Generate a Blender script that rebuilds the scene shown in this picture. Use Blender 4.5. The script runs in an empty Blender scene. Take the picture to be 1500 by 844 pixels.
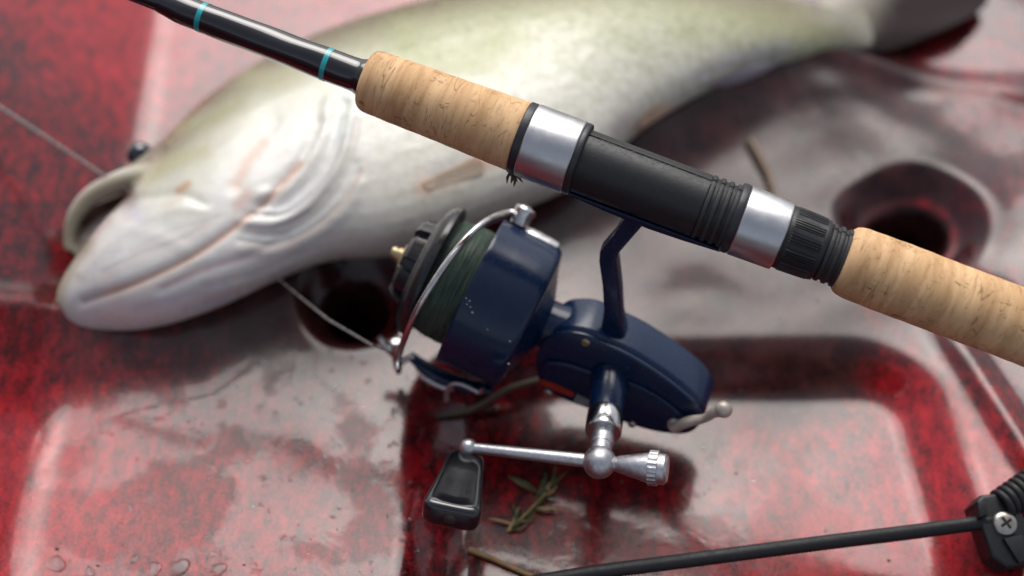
import bpy, bmesh, math, random
import numpy as np
from mathutils import Vector, Matrix

# ------------------------------------------------------------------ camera, world, sun, exposure
S_ = 0.01                                     # all lengths below are centimetres
scene = bpy.context.scene
C = scene.collection
D, ELEV = 66.0, math.radians(50)
F = 750 / math.tan(math.radians(20))
CAM = np.array([0, -D * math.cos(ELEV), D * math.sin(ELEV)])
FW = np.array([0, math.cos(ELEV), -math.sin(ELEV)])
RT = np.array([1.0, 0, 0])
UP = np.cross(RT, FW)

cam_data = bpy.data.cameras.new("camera")
cam = bpy.data.objects.new("camera", cam_data)
C.objects.link(cam)
cam.location = tuple(CAM * S_)
cam.rotation_euler = (math.radians(90) - ELEV, 0, 0)
cam_data.sensor_width = 36
cam_data.lens = 18 / math.tan(math.radians(20))
cam_data.clip_start = 0.01
cam_data.clip_end = 100
cam_data.dof.use_dof = True
cam_data.dof.focus_distance = 0.535
cam_data.dof.aperture_fstop = 3.5
scene.camera = cam

SUN_EL, SUN_AZ = math.radians(54), math.radians(4)      # azimuth from +Y towards +X
world = bpy.data.worlds.new("World")
scene.world = world
world.use_nodes = True
wn = world.node_tree
wn.nodes.clear()
sky = wn.nodes.new('ShaderNodeTexSky')
sky.sky_type = 'NISHITA'
sky.sun_disc = False
sky.sun_elevation = SUN_EL
sky.sun_rotation = SUN_AZ
sky.dust_density = 4.0
sky.ozone_density = 1.0
hs = wn.nodes.new('ShaderNodeHueSaturation')
hs.inputs['Saturation'].default_value = 0.5
bg = wn.nodes.new('ShaderNodeBackground')
bg.inputs[1].default_value = 0.105
wo = wn.nodes.new('ShaderNodeOutputWorld')
wn.links.new(sky.outputs[0], hs.inputs['Color'])
wn.links.new(hs.outputs[0], bg.inputs[0])
wn.links.new(bg.outputs[0], wo.inputs[0])

sd = bpy.data.lights.new("sun", 'SUN')
sd.energy = 1.5
sd.angle = math.radians(47)
sd.color = (1.0, 0.975, 0.95)
sun = bpy.data.objects.new("sun", sd)
C.objects.link(sun)
sdir = Vector((math.sin(SUN_AZ) * math.cos(SUN_EL), math.cos(SUN_AZ) * math.cos(SUN_EL), math.sin(SUN_EL)))
sun.rotation_euler = sdir.to_track_quat('Z', 'Y').to_euler()
sun.location = (0, 0, 3)

scene.view_settings.view_transform = 'Standard'
scene.view_settings.look = 'None'
scene.view_settings.gamma = 1
scene.view_settings.use_curve_mapping = False
scene.view_settings.exposure = 0.33

# ------------------------------------------------------------------ measuring: the photo's sight lines to real points
def ray(x, y):
    return FW + RT * (x - 750) / F - UP * (y - 422) / F
def at(x, y, z=0.0):
    d = ray(x, y)
    return CAM + d * (z - CAM[2]) / d[2]
def atd(x, y, d):
    return CAM + ray(x, y) * d
def proj(P):
    v = np.asarray(P, float) - CAM
    d = v @ FW
    return np.stack([750 + F * (v @ RT) / d, 422 - F * (v @ UP) / d], -1)

a_, b_ = atd(542, 118, 54.3), atd(1250, 385, 52.6)
R = (a_ - b_) / np.linalg.norm(a_ - b_)                  # along the rod, towards its tip
O = b_ + R * np.linalg.norm(a_ - b_) * (1 - (945 - 542) / (1250 - 542.))
V = ray(860, 500); V /= np.linalg.norm(V)
Q = np.cross(V, R); Q /= np.linalg.norm(Q)
if Q @ UP < 0: Q = -Q
V2 = np.cross(R, Q)
if V2 @ V < 0: V2 = -V2
EPS = math.radians(43)
U = math.cos(EPS) * Q - math.sin(EPS) * V2
Sd = -math.sin(EPS) * Q - math.cos(EPS) * V2
def inv(x, y, s):                                         # rod frame: (along, side, up)
    d = ray(x, y)
    t = (s - (CAM - O) @ Sd) / (d @ Sd)
    X = CAM + d * t - O
    return np.array([X @ R, s, X @ U])
PIV = np.array([3.5, 0.0, -8.55])
TILT = 0.115                                              # reel axis rises a little against the rod
def untilt(p):
    q = np.array(p, float) - PIV
    c, s = math.cos(TILT), math.sin(TILT)
    return PIV + np.array([c * q[0] + s * q[2], q[1], -s * q[0] + c * q[2]])
def tilt(p):
    q = np.array(p, float) - PIV
    c, s = math.cos(TILT), math.sin(TILT)
    return PIV + np.array([c * q[0] - s * q[2], q[1], s * q[0] + c * q[2]])
def onaxis_radius(x, y, h0, rad):                         # point on sight line at distance rad from reel axis, near side
    lo, hi = None, None
    best = None
    for s in np.linspace(-3, 5, 801):
        p = untilt(inv(x, y, s))
        e = abs(math.hypot(p[1], p[2] - h0) - rad)
        if best is None or e < best[0] - 1e-4 or (e < 0.012):
            best = (e, p)
    return best[1]
FRAME = Matrix(((R[0], Sd[0], U[0], 0), (R[1], Sd[1], U[1], 0), (R[2], Sd[2], U[2], 0), (0, 0, 0, 1)))
FRAME = Matrix.Translation(Vector(tuple(O * S_))) @ FRAME

# ------------------------------------------------------------------ object helpers
def link(o, parent=None):
    C.objects.link(o)
    if parent is not None:
        o.parent = parent
    return o
def thing(name, label, cat, matrix=None, group=None):
    o = bpy.data.objects.new(name, None)
    link(o)
    o.empty_display_size = 0.01
    if matrix is not None:
        o.matrix_world = matrix
    tag(o, label, cat, group)
    return o
def tag(o, label=None, cat=None, group=None, kind=None):
    if label: o['label'] = label
    if cat: o['category'] = cat
    if group: o['group'] = group
    if kind: o['kind'] = kind
    return o
def finish(bm, angle=38, recalc=True):
    if recalc:
        bmesh.ops.recalc_face_normals(bm, faces=bm.faces[:])
    for f in bm.faces: f.smooth = True
    lim = math.radians(angle)
    for e in bm.edges:
        if len(e.link_faces) == 2:
            e.smooth = e.calc_face_angle(0) < lim
def obj(name, bm, m, parent=None, angle=38, recalc=True, scale=True):
    finish(bm, angle, recalc)
    if scale: bmesh.ops.scale(bm, vec=(S_, S_, S_), verts=bm.verts[:])
    me = bpy.data.meshes.new(name)
    bm.to_mesh(me); bm.free()
    me.materials.append(m)
    return link(bpy.data.objects.new(name, me), parent)
def lathe(bm, prof, n=64, axis='X', c=(0, 0, 0), cap=True, rfun=None):
    """prof: list of (a, r). Revolved about axis through c."""
    rings = []
    for a, r in prof:
        ring = []
        for k in range(n):
            t = 2 * math.pi * k / n
            rr = r * (rfun(a, t) if rfun else 1)
            if axis == 'X': p = (c[0] + a, c[1] + rr * math.cos(t), c[2] + rr * math.sin(t))
            elif axis == 'Y': p = (c[0] + rr * math.sin(t), c[1] + a, c[2] + rr * math.cos(t))
            else: p = (c[0] + rr * math.cos(t), c[1] + rr * math.sin(t), c[2] + a)
            ring.append(bm.verts.new(p))
        rings.append(ring)
    for i in range(len(rings) - 1):
        for k in range(n):
            bm.faces.new((rings[i][k], rings[i][(k + 1) % n], rings[i + 1][(k + 1) % n], rings[i + 1][k]))
    if cap:
        bm.faces.new(rings[0][::-1]); bm.faces.new(rings[-1])
    return bm
def rounded(a0, a1, r0, r1=None, e=0.08, n=4):
    """cylinder profile with rounded edges"""
    r1 = r0 if r1 is None else r1
    sg = 1 if a1 > a0 else -1
    p = []
    for k in range(n + 1):
        t = math.pi / 2 * k / n
        p.append((a0 + sg * e * (1 - math.sin(t)), r0 - e * (1 - math.cos(math.pi / 2 - t)) if False else r0 - e + e * math.sin(t)))
    p = [(a0 + sg * e * (1 - math.cos(math.pi / 2 * k / n)), r0 - e + e * math.sin(math.pi / 2 * k / n)) for k in range(n + 1)]
    p += [(a1 - sg * e * (1 - math.cos(math.pi / 2 * k / n)), r1 - e + e * math.sin(math.pi / 2 * k / n)) for k in range(n, -1, -1)]
    return p
def spline(pts, m=8):
    P = [np.array(p, float) for p in pts]
    P = [2 * P[0] - P[1]] + P + [2 * P[-1] - P[-2]]
    out = []
    for i in range(1, len(P) - 2):
        for k in range(m):
            t = k / m
            out.append(0.5 * ((2 * P[i]) + (-P[i - 1] + P[i + 1]) * t + (2 * P[i - 1] - 5 * P[i] + 4 * P[i + 1] - P[i + 2]) * t * t
                       + (-P[i - 1] + 3 * P[i] - 3 * P[i + 1] + P[i + 2]) * t ** 3))
    out.append(P[-2])
    return out
def tube(bm, pts, rad, n=12, flat=1.0, capped=True):
    """rad: number or list. flat squashes the section along its second axis."""
    P = [Vector(tuple(p)) for p in pts]
    rads = rad if isinstance(rad, (list, tuple, np.ndarray)) else [rad] * len(P)
    if len(rads) != len(P):
        rads = np.interp(np.linspace(0, 1, len(P)), np.linspace(0, 1, len(rads)), rads)
    up = None
    rings = []
    for i, p in enumerate(P):
        d = (P[min(i + 1, len(P) - 1)] - P[max(i - 1, 0)]).normalized()
        if up is None:
            up = Vector((0, 0, 1)) if abs(d.z) < 0.9 else Vector((1, 0, 0))
        x = d.cross(up).normalized(); y = x.cross(d).normalized(); up = y
        rings.append([bm.verts.new(p + x * rads[i] * math.cos(2 * math.pi * k / n) + y * rads[i] * flat * math.sin(2 * math.pi * k / n)) for k in range(n)])
    for i in range(len(rings) - 1):
        for k in range(n):
            bm.faces.new((rings[i][k], rings[i][(k + 1) % n], rings[i + 1][(k + 1) % n], rings[i + 1][k]))
    if capped:
        bm.faces.new(rings[0][::-1]); bm.faces.new(rings[-1])
    return bm
def prism(bm, poly, y0, y1, bev=0.0, seg=3, plane='XZ'):
    """polygon in the XZ plane extruded along Y"""
    mk = (lambda u, v, w: (u, w, v)) if plane == 'XZ' else (lambda u, v, w: (u, v, w))
    lo = [bm.verts.new(mk(u, v, y0)) for u, v in poly]
    hi = [bm.verts.new(mk(u, v, y1)) for u, v in poly]
    fs = [bm.faces.new(lo), bm.faces.new(hi[::-1])]
    n = len(poly)
    for i in range(n):
        fs.append(bm.faces.new((lo[i], hi[i], hi[(i + 1) % n], lo[(i + 1) % n])))
    if bev:
        bmesh.ops.recalc_face_normals(bm, faces=bm.faces[:])
        es = [e for f in fs[:2] for e in f.edges]
        bmesh.ops.bevel(bm, geom=list(set(es)), offset=bev, segments=seg, profile=0.5, affect='EDGES')
    return bm
def sphere(bm, c, r, sc=(1, 1, 1), u=24, v=16):
    g = bmesh.ops.create_uvsphere(bm, u_segments=u, v_segments=v, radius=r)
    for w in g['verts']:
        w.co = Vector((w.co.x * sc[0] + c[0], w.co.y * sc[1] + c[1], w.co.z * sc[2] + c[2]))
    return bm

# ------------------------------------------------------------------ materials
class Mat:
    def __init__(s, name, **kw):
        s.m = bpy.data.materials.new(name); s.m.use_nodes = True
        s.t = s.m.node_tree; s.b = s.t.nodes['Principled BSDF']
        s.tc = s.n('ShaderNodeTexCoord')
        s.mp = s.n('ShaderNodeMapping'); s.mp.inputs['Scale'].default_value = (100, 100, 100)
        s.l(s.tc.outputs['Object'], s.mp.inputs[0])
        for k, v in kw.items(): s.set(k.replace('_', ' '), v)
    def n(s, k): return s.t.nodes.new(k)
    def l(s, a, b): s.t.links.new(a, b)
    def set(s, k, v):
        if hasattr(v, 'is_output') or isinstance(v, bpy.types.NodeSocket): s.l(v, s.b.inputs[k]); return
        if isinstance(v, tuple) and len(v) == 3 and s.b.inputs[k].type == 'RGBA': v = v + (1,)
        s.b.inputs[k].default_value = v
    def noise(s, scale, detail=4, rough=0.55, stretch=None, dist=0.0, vec=None):
        n = s.n('ShaderNodeTexNoise'); n.inputs['Scale'].default_value = scale
        n.inputs['Detail'].default_value = detail; n.inputs['Roughness'].default_value = rough
        n.inputs['Distortion'].default_value = dist
        if vec is not None: s.l(vec, n.inputs['Vector'])
        elif stretch:
            mp = s.n('ShaderNodeMapping'); mp.inputs['Scale'].default_value = tuple(100 * k for k in stretch)
            s.l(s.tc.outputs['Object'], mp.inputs[0]); s.l(mp.outputs[0], n.inputs['Vector'])
        else: s.l(s.mp.outputs[0], n.inputs['Vector'])
        return n.outputs['Fac']
    def voro(s, scale, feature='F1', stretch=None, rand=1.0):
        n = s.n('ShaderNodeTexVoronoi'); n.inputs['Scale'].default_value = scale; n.feature = feature
        n.inputs['Randomness'].default_value = rand
        if stretch:
            mp = s.n('ShaderNodeMapping'); mp.inputs['Scale'].default_value = tuple(100 * k for k in stretch)
            s.l(s.tc.outputs['Object'], mp.inputs[0]); s.l(mp.outputs[0], n.inputs['Vector'])
        else: s.l(s.mp.outputs[0], n.inputs['Vector'])
        return n.outputs['Distance']
    def ramp(s, f, *st, interp='LINEAR'):
        n = s.n('ShaderNodeValToRGB'); cr = n.color_ramp; cr.interpolation = interp
        while len(cr.elements) < len(st): cr.elements.new(0.5)
        for e, (p, c) in zip(cr.elements, st):
            e.position = p
            e.color = (c, c, c, 1) if not isinstance(c, tuple) else c + (1,) if len(c) == 3 else c
        s.l(f, n.inputs[0]); return n.outputs[0]
    def mix(s, f, a, b, mode='MIX'):
        n = s.n('ShaderNodeMix'); n.data_type = 'RGBA'; n.blend_type = mode
        for i, v in ((0, f), (6, a), (7, b)):
            if isinstance(v, bpy.types.NodeSocket): s.l(v, n.inputs[i])
            elif isinstance(v, tuple): n.inputs[i].default_value = v if len(v) == 4 else v + (1,)
            else: n.inputs[i].default_value = v if i == 0 else (v, v, v, 1)
        return n.outputs[2]
    def math(s, op, a, b=0.0):
        n = s.n('ShaderNodeMath'); n.operation = op
        for i, v in ((0, a), (1, b)):
            if isinstance(v, bpy.types.NodeSocket): s.l(v, n.inputs[i])
            else: n.inputs[i].default_value = v
        return n.outputs[0]
    def bump(s, h, strength=0.3, dist=0.001, normal=None):
        n = s.n('ShaderNodeBump'); n.inputs['Strength'].default_value = strength; n.inputs['Distance'].default_value = dist
        s.l(h, n.inputs['Height'])
        if normal is not None: s.l(normal, n.inputs['Normal'])
        return n.outputs[0]

def simple(name, col, rough=0.4, metal=0.0, var=0.25, nscale=3.0, bump=0.1, bscale=40, coat=0.0, dirt=None, **kw):
    m = Mat(name, Metallic=metal)
    f = m.noise(nscale, 5)
    dark = tuple(c * (1 - var) for c in col)
    c = m.mix(m.ramp(f, (0.35, 0.0), (0.65, 1.0)), dark, col)
    if dirt:
        c = m.mix(m.ramp(m.noise(nscale * 4, 8, 0.7), (0.60, 0.0), (0.72, 0.75)), c, dirt)
    m.set('Base Color', c)
    m.set('Roughness', m.ramp(m.noise(nscale * 2.3, 6), (0.3, rough * 0.8), (0.7, min(1, rough * 1.3))))
    if coat: m.set('Coat Weight', coat); m.set('Coat Roughness', 0.06)
    if bump: m.set('Normal', m.bump(m.noise(bscale, 3), bump, 0.0002))
    for k, v in kw.items(): m.set(k, v)
    return m.m

def cork_material():
    m = Mat('cork')
    band = m.noise(1.0, 3, 0.55, stretch=(2.2, 0.30, 0.30), dist=0.5)
    fine = m.noise(1.0, 6, 0.75, stretch=(5.5, 1.5, 1.5), dist=0.6)
    c = m.mix(m.ramp(band, (0.32, 0.0), (0.66, 1.0)), (0.60, 0.35, 0.165), (0.86, 0.56, 0.30))
    c = m.mix(m.ramp(fine, (0.34, 0.40), (0.47, 0.0)), c, (0.36, 0.19, 0.09))
    # growth lines running round the grip, wavy and unevenly spaced
    lines = m.noise(1.0, 3, 0.5, stretch=(1.15, 0.22, 0.22), dist=0.9)
    lm = m.math('PINGPONG', m.math('MULTIPLY', lines, 8.0), 0.5)
    fade = m.ramp(m.noise(1.1, 3, 0.6), (0.38, 0.0), (0.62, 1.0))
    ll = m.math('MULTIPLY', m.ramp(lm, (0.0, 0.75), (0.07, 0.0)), fade)
    c = m.mix(ll, c, (0.20, 0.10, 0.045))
    # cracks and pits drawn out along the grip
    pit = m.noise(1.0, 5, 0.62, stretch=(0.42, 2.6, 2.6), dist=0.35)
    pl = m.math('PINGPONG', m.math('MULTIPLY', pit, 5.0), 0.5)
    pm = m.ramp(pl, (0.0, 1.0), (0.10, 0.0))
    brk = m.ramp(m.noise(0.75, 7, 0.72), (0.54, 0.0), (0.60, 1.0))
    pm = m.math('MULTIPLY', pm, brk)
    spk = m.ramp(m.voro(3.2, stretch=(1, 1.8, 1.8)), (0.05, 0.9), (0.13, 0.0))
    spk = m.math('MULTIPLY', spk, m.ramp(m.noise(1.6, 3), (0.54, 0.0), (0.60, 1.0)))
    c = m.mix(pm, c, (0.085, 0.035, 0.018))
    c = m.mix(spk, c, (0.13, 0.06, 0.03))
    grime = m.ramp(m.noise(0.55, 4, 0.6), (0.5, 0.0), (0.75, 0.30))
    c = m.mix(grime, c, (0.32, 0.19, 0.095))
    m.set('Base Color', c)
    m.set('Roughness', 0.70)
    m.set('Specular IOR Level', 0.3)
    h = m.math('SUBTRACT', m.math('MULTIPLY', fine, 0.25), m.math('MAXIMUM', pm, m.math('MULTIPLY', ll, 0.5)))
    m.set('Normal', m.bump(h, 0.5, 0.0006))
    return m.m

M = {}
M['cork'] = cork_material()
M['blank'] = simple('black_gloss', (0.008, 0.008, 0.010), 0.10, coat=1.0, bump=0.22, bscale=2.5)
M['teal'] = simple('teal_thread', (0.0, 0.42, 0.46), 0.3, coat=1.0, bump=0.2, bscale=30)
M['seat'] = simple('black_plastic', (0.018, 0.019, 0.021), 0.42, var=0.15, bump=0.35, bscale=25, dirt=(0.06, 0.055, 0.05))
M['seat_dusty'] = simple('dusty_black_plastic', (0.035, 0.036, 0.038), 0.55, var=0.3, nscale=6, bump=0.4, bscale=20, dirt=(0.12, 0.105, 0.085))
M['trim'] = simple('dark_trim', (0.03, 0.031, 0.036), 0.35, bump=0.1)
M['navy'] = simple('navy_enamel', (0.0030, 0.0175, 0.060), 0.24, var=0.2, bump=0.06, bscale=12, coat=0.15, dirt=(0.016, 0.028, 0.05), **{'Specular IOR Level': 0.42})
M['seam'] = simple('seam_dirt', (0.10, 0.085, 0.065), 0.9, bump=0.8, bscale=30, dirt=(0.01, 0.01, 0.01))
M['chrome'] = simple('worn_chrome', (0.72, 0.71, 0.70), 0.16, 1.0, var=0.2, nscale=5, bump=0.15, bscale=15, dirt=(0.30, 0.22, 0.15))
M['alloy'] = simple('dull_alloy', (0.74, 0.735, 0.75), 0.36, 1.0, var=0.25, nscale=6, bump=0.4, bscale=14, dirt=(0.30, 0.26, 0.2))
M['black_spool'] = simple('black_spool', (0.012, 0.013, 0.016), 0.28, var=0.3, bump=0.15, dirt=(0.05, 0.045, 0.03), coat=0.3)
M['brass'] = simple('tarnished_brass', (0.55, 0.45, 0.26), 0.35, 0.7, dirt=(0.25, 0.2, 0.1))
M['knob'] = simple('black_knob', (0.007, 0.007, 0.009), 0.2, bump=0.1, coat=1.0)
M['dark_steel'] = simple('dark_screw', (0.10, 0.095, 0.09), 0.4, 0.6)
M['cream'] = simple('cream_lever', (0.66, 0.58, 0.50), 0.35, 0.3, dirt=(0.35, 0.2, 0.14))
M['rubber'] = simple('black_rubber', (0.014, 0.014, 0.016), 0.5, bump=0.3)
M['red_label'] = simple('red_label', (0.42, 0.03, 0.012), 0.5, bump=0)
M['grey_label'] = simple('grey_label', (0.30, 0.32, 0.34), 0.45, var=0.5, nscale=12, bump=0)
M['mono'] = simple('monofilament', (0.42, 0.38, 0.36), 0.25, bump=0, **{'Transmission Weight': 0.35})
M['weed'] = simple('green_weed', (0.06, 0.085, 0.018), 0.45, var=0.6, nscale=4, dirt=(0.20, 0.18, 0.05))
M['straw'] = simple('dry_straw', (0.42, 0.27, 0.12), 0.55, var=0.4, nscale=3, dirt=(0.15, 0.08, 0.03))
M['drab'] = simple('drab_debris', (0.10, 0.075, 0.05), 0.6, var=0.5, nscale=8)
M['drab_twig'] = simple('pale_twig', (0.24, 0.17, 0.12), 0.6, var=0.4)
M['steel'] = simple('screw_steel', (0.62, 0.59, 0.54), 0.32, 0.9, bump=0.2, dirt=(0.3, 0.22, 0.15))
M['hole'] = simple('screw_slot', (0.02, 0.015, 0.012), 0.7)

# brushed metal rings: fine relief running round the rod
bm_ = Mat('brushed_aluminium', Metallic=1.0)
br = bm_.noise(1.0, 3, 0.6, stretch=(60.0, 1.5, 1.5))
bm_.set('Base Color', bm_.mix(br, (0.55, 0.55, 0.56), (0.74, 0.735, 0.74)))
bm_.set('Roughness', bm_.ramp(bm_.noise(2.5, 6), (0.35, 0.30), (0.7, 0.40)))
bm_.set('Normal', bm_.bump(br, 0.25, 0.0002))
M['brushed'] = bm_.m

# wound line
lm_ = Mat('green_line')
lf = lm_.noise(1.0, 4, 0.7, stretch=(14, 0.8, 0.8))
lm_.set('Base Color', lm_.mix(lm_.ramp(lf, (0.35, 0.0), (0.7, 1.0)), (0.020, 0.042, 0.032), (0.13, 0.19, 0.145)))
lm_.set('Roughness', 0.45)
M['wound'] = lm_.m

# wet mottled red plastic of the kayak
def deck_material():
    m = Mat('wet_red_plastic')
    at_ = m.n('ShaderNodeAttribute'); at_.attribute_name = 'wear_shade'
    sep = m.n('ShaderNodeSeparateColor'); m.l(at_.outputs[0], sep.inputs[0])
    red, dirt, patch = sep.outputs[0], sep.outputs[1], sep.outputs[2]  # dirt also carries painted shade beside the fish and in the holes
    sp1 = m.noise(8.0, 4, 0.75)
    sp2 = m.noise(2.0, 5, 0.7, stretch=(1, 0.5, 1))
    sp = m.math('ADD', m.math('MULTIPLY', sp1, 0.5), m.math('MULTIPLY', sp2, 0.5))
    sp = m.math('ADD', sp, m.math('SUBTRACT', m.math('MULTIPLY', red, 0.095), 0.045))
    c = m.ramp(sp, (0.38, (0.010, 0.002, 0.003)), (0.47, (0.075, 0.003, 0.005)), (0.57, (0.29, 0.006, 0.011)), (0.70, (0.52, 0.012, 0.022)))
    big = m.ramp(m.noise(0.14, 3, 0.6), (0.36, 0.0), (0.66, 0.6))
    big = m.math('MULTIPLY', big, m.math('SUBTRACT', 1.0, red))
    c = m.mix(big, c, (0.024, 0.006, 0.008))
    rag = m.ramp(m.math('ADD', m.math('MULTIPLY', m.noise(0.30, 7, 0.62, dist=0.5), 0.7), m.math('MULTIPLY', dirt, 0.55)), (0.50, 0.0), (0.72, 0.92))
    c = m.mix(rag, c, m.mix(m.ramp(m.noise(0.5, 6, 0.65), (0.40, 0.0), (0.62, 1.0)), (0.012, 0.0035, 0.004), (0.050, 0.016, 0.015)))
    m.set('Base Color', c)
    wet = m.noise(0.20, 7, 0.58, dist=0.30)
    wetm = m.ramp(wet, (0.51, 0.0), (0.575, 1.0))
    small = m.ramp(m.noise(1.3, 6, 0.62), (0.62, 0.0), (0.65, 1.0))
    wm = m.math('MULTIPLY', m.math('MAXIMUM', wetm, m.math('MULTIPLY', small, 0.8)), patch)
    m.set('Roughness', m.math('ADD', m.math('MULTIPLY', wm, 0.10), 0.22))
    cw = m.math('SUBTRACT', 1.0, m.math('MULTIPLY', wm, 0.34))
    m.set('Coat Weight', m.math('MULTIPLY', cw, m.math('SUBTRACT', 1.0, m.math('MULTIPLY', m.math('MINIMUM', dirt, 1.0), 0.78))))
    m.set('Coat IOR', 1.41)
    m.set('Coat Roughness', m.math('ADD', m.math('MULTIPLY', wm, 0.08), 0.08))
    m.set('Specular IOR Level', 0.30)
    h = m.math('ADD', m.math('MULTIPLY', wm, -0.16), m.math('MULTIPLY', m.noise(0.6, 3, 0.5), 0.6))
    nb = m.bump(m.math('ADD', h, m.math('MULTIPLY', sp1, 0.10)), 0.30, 0.0012)
    m.set('Normal', nb)
    m.set('Coat Normal', m.bump(h, 0.25, 0.0012))
    return m.m
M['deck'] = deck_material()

# ------------------------------------------------------------------ SETTING: the moulded kayak deck
def smooth(e0, e1, x):
    t = np.clip((x - e0) / (e1 - e0), 0, 1)
    return t * t * (3 - 2 * t)
def vnoise(x, y, seed, f):
    rng = np.random.RandomState(seed)
    z = np.zeros_like(x)
    for k in range(6):
        a, b, ph = rng.uniform(-1, 1), rng.uniform(-1, 1), rng.uniform(0, 6.28)
        z += np.sin((a * x + b * y) * f + ph)
    return z / 6
HOLE1 = at(1338, 318, 0)[:2]
HOLE2 = at(520, 440, 0)[:2]
SWELL = np.array([at(px_, py_ - 16, 0.8)[:2] for px_, py_ in [(-60, 545), (60, 500), (150, 482), (280, 462), (400, 410), (490, 376), (700, 325), (800, 282), (900, 215), (955, 175), (1040, 135), (1150, 94), (1290, 78), (1420, 30)]])
def swell_dist(x, y):
    best = np.full(x.shape, 1e9); side = np.zeros(x.shape)
    for a, b in zip(SWELL[:-1], SWELL[1:]):
        ab = b - a
        t = np.clip(((x - a[0]) * ab[0] + (y - a[1]) * ab[1]) / (ab @ ab), 0, 1)
        qx, qy = a[0] + t * ab[0], a[1] + t * ab[1]
        d = np.hypot(x - qx, y - qy)
        sd_ = (x - a[0]) * ab[1] - (y - a[1]) * ab[0]
        side = np.where(d < best, np.sign(sd_), side); best = np.minimum(d, best)
    return best, side
def deck_z(x, y):
    z = 0.10 * vnoise(x, y, 3, 0.35) + 0.035 * vnoise(x, y, 5, 1.3)
    wr_ = smooth(3, 8, x) * smooth(-3.5, 0, y) * smooth(17, 13, y)
    z += wr_ * (0.75 * vnoise(x, y, 8, 0.62) + 0.25 * vnoise(x, y, 12, 1.1))
    z += 0.05 * vnoise(x, y, 15, 0.8)
    # left bank rising to the gunwale
    e = -18.6 + 0.5 * np.sin(y * 0.18)
    d = np.maximum(0, e - x)
    z += np.where(d < 2, d * d / 4 * 0.80, (d - 1) * 0.80)
    # low swell shaped along the fish so the deck turns dark there
    dd, side = swell_dist(x, y)
    lin = np.clip(1 - dd / 5.0, 0, 1)
    z += smooth(23.0, 16.0, x) * np.where(side > 0, 1.55 * np.where(lin < 0.4, lin * lin / 0.8, lin - 0.2) / 0.8, 1.55 * (1 - smooth(0.0, 2.2, dd)))
    # a low crown at the top of the view
    # moulded recess, centre to right
    xl = -3.3 + 0.03 * (y + 15)
    xr = 18.2 - 0.06 * (y + 6)
    yt = -4.2
    rc = 2.6                                            # corner radius
    dx = np.maximum(np.maximum(xl + rc - x, x - (xr - rc)), 0)
    dy = np.maximum(y - (yt - rc), 0)
    dist = np.hypot(dx, dy) - rc + np.minimum(np.maximum(np.maximum(xl + rc - x, x - (xr - rc)), y - (yt - rc)), 0)
    wid = np.where(y > yt - 1.5, 2.0, 1.7)
    z += -1.3 * (1 - smooth(-1.6, 1.6, dist))
    # pinched ridge running beside the recess on the right
    rx = x - (20.6 - 0.30 * (y + 5.0))
    z += 0.55 * np.exp(-(rx / 0.75) ** 2) * smooth(0.5, -4.5, y)
    z += 0.35 * smooth(0, 4, rx) * smooth(2, -4, y)
    # broad dish in the upper right
    z += -0.5 * np.exp(-(((x - 12) / 7.0) ** 2 + ((y - 6) / 5.0) ** 2))
    # long low groove beyond
    z += 0.25 * np.exp(-((y - 15 + 0.2 * (x - 20)) / 0.8) ** 2) * smooth(8, 14, x)
    # scupper holes: a lip, a bowl, a bore
    for (hx, hy), ro, dep in ((HOLE1, 3.9, 1.35), (HOLE2, 2.9, 1.5)):
        r = np.hypot(x - hx, y - hy) + 0.12 * vnoise(x, y, 21, 1.1)
        z += 0.10 * np.exp(-((r - ro) / 0.8) ** 2)
        z += -dep * (1 - smooth(ro * 0.42, ro, r))
        z += 0.12 * np.exp(-((r - ro * 0.56) / 0.22) ** 2)
        z += -9.0 * (1 - smooth(ro * 0.40, ro * 0.47, r))
    return z
def axis_steps(lo, hi, fine, ext):
    core = np.arange(lo, hi + 1e-6, fine)
    out = [0.4 * (1.28 ** k) for k in range(40)]
    left, right, s = [], [], 0
    for o_ in out:
        s += o_
        if s > ext: break
        left.append(lo - s); right.append(hi + s)
    return np.array(left[::-1] + list(core) + right)
gx = axis_steps(-32, 32, 0.16, 60)
gy = axis_steps(-20, 26, 0.16, 60)
X, Y = np.meshgrid(gx, gy)
Z = deck_z(X, Y)
nx, ny = len(gx), len(gy)
verts = np.stack([X, Y, Z], -1).reshape(-1, 3) * S_
ii = (np.arange(ny - 1)[:, None] * nx + np.arange(nx - 1)[None, :]).reshape(-1)
faces = np.stack([ii, ii + 1, ii + nx + 1, ii + nx], -1)
def np_mesh(name, verts, faces, mat, parent=None):
    me = bpy.data.meshes.new(name)
    me.vertices.add(len(verts)); me.vertices.foreach_set('co', verts.astype(np.float32).ravel())
    me.loops.add(faces.size); me.loops.foreach_set('vertex_index', faces.astype(np.int32).ravel())
    me.polygons.add(len(faces))
    me.polygons.foreach_set('loop_start', np.arange(0, faces.size, faces.shape[1], dtype=np.int32))
    me.polygons.foreach_set('use_smooth', np.ones(len(faces), bool))
    me.update(calc_edges=True); me.validate()
    me.materials.append(mat)
    return link(bpy.data.objects.new(name, me), parent)
deck = np_mesh('kayak_deck', verts, faces, M['deck'])
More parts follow.
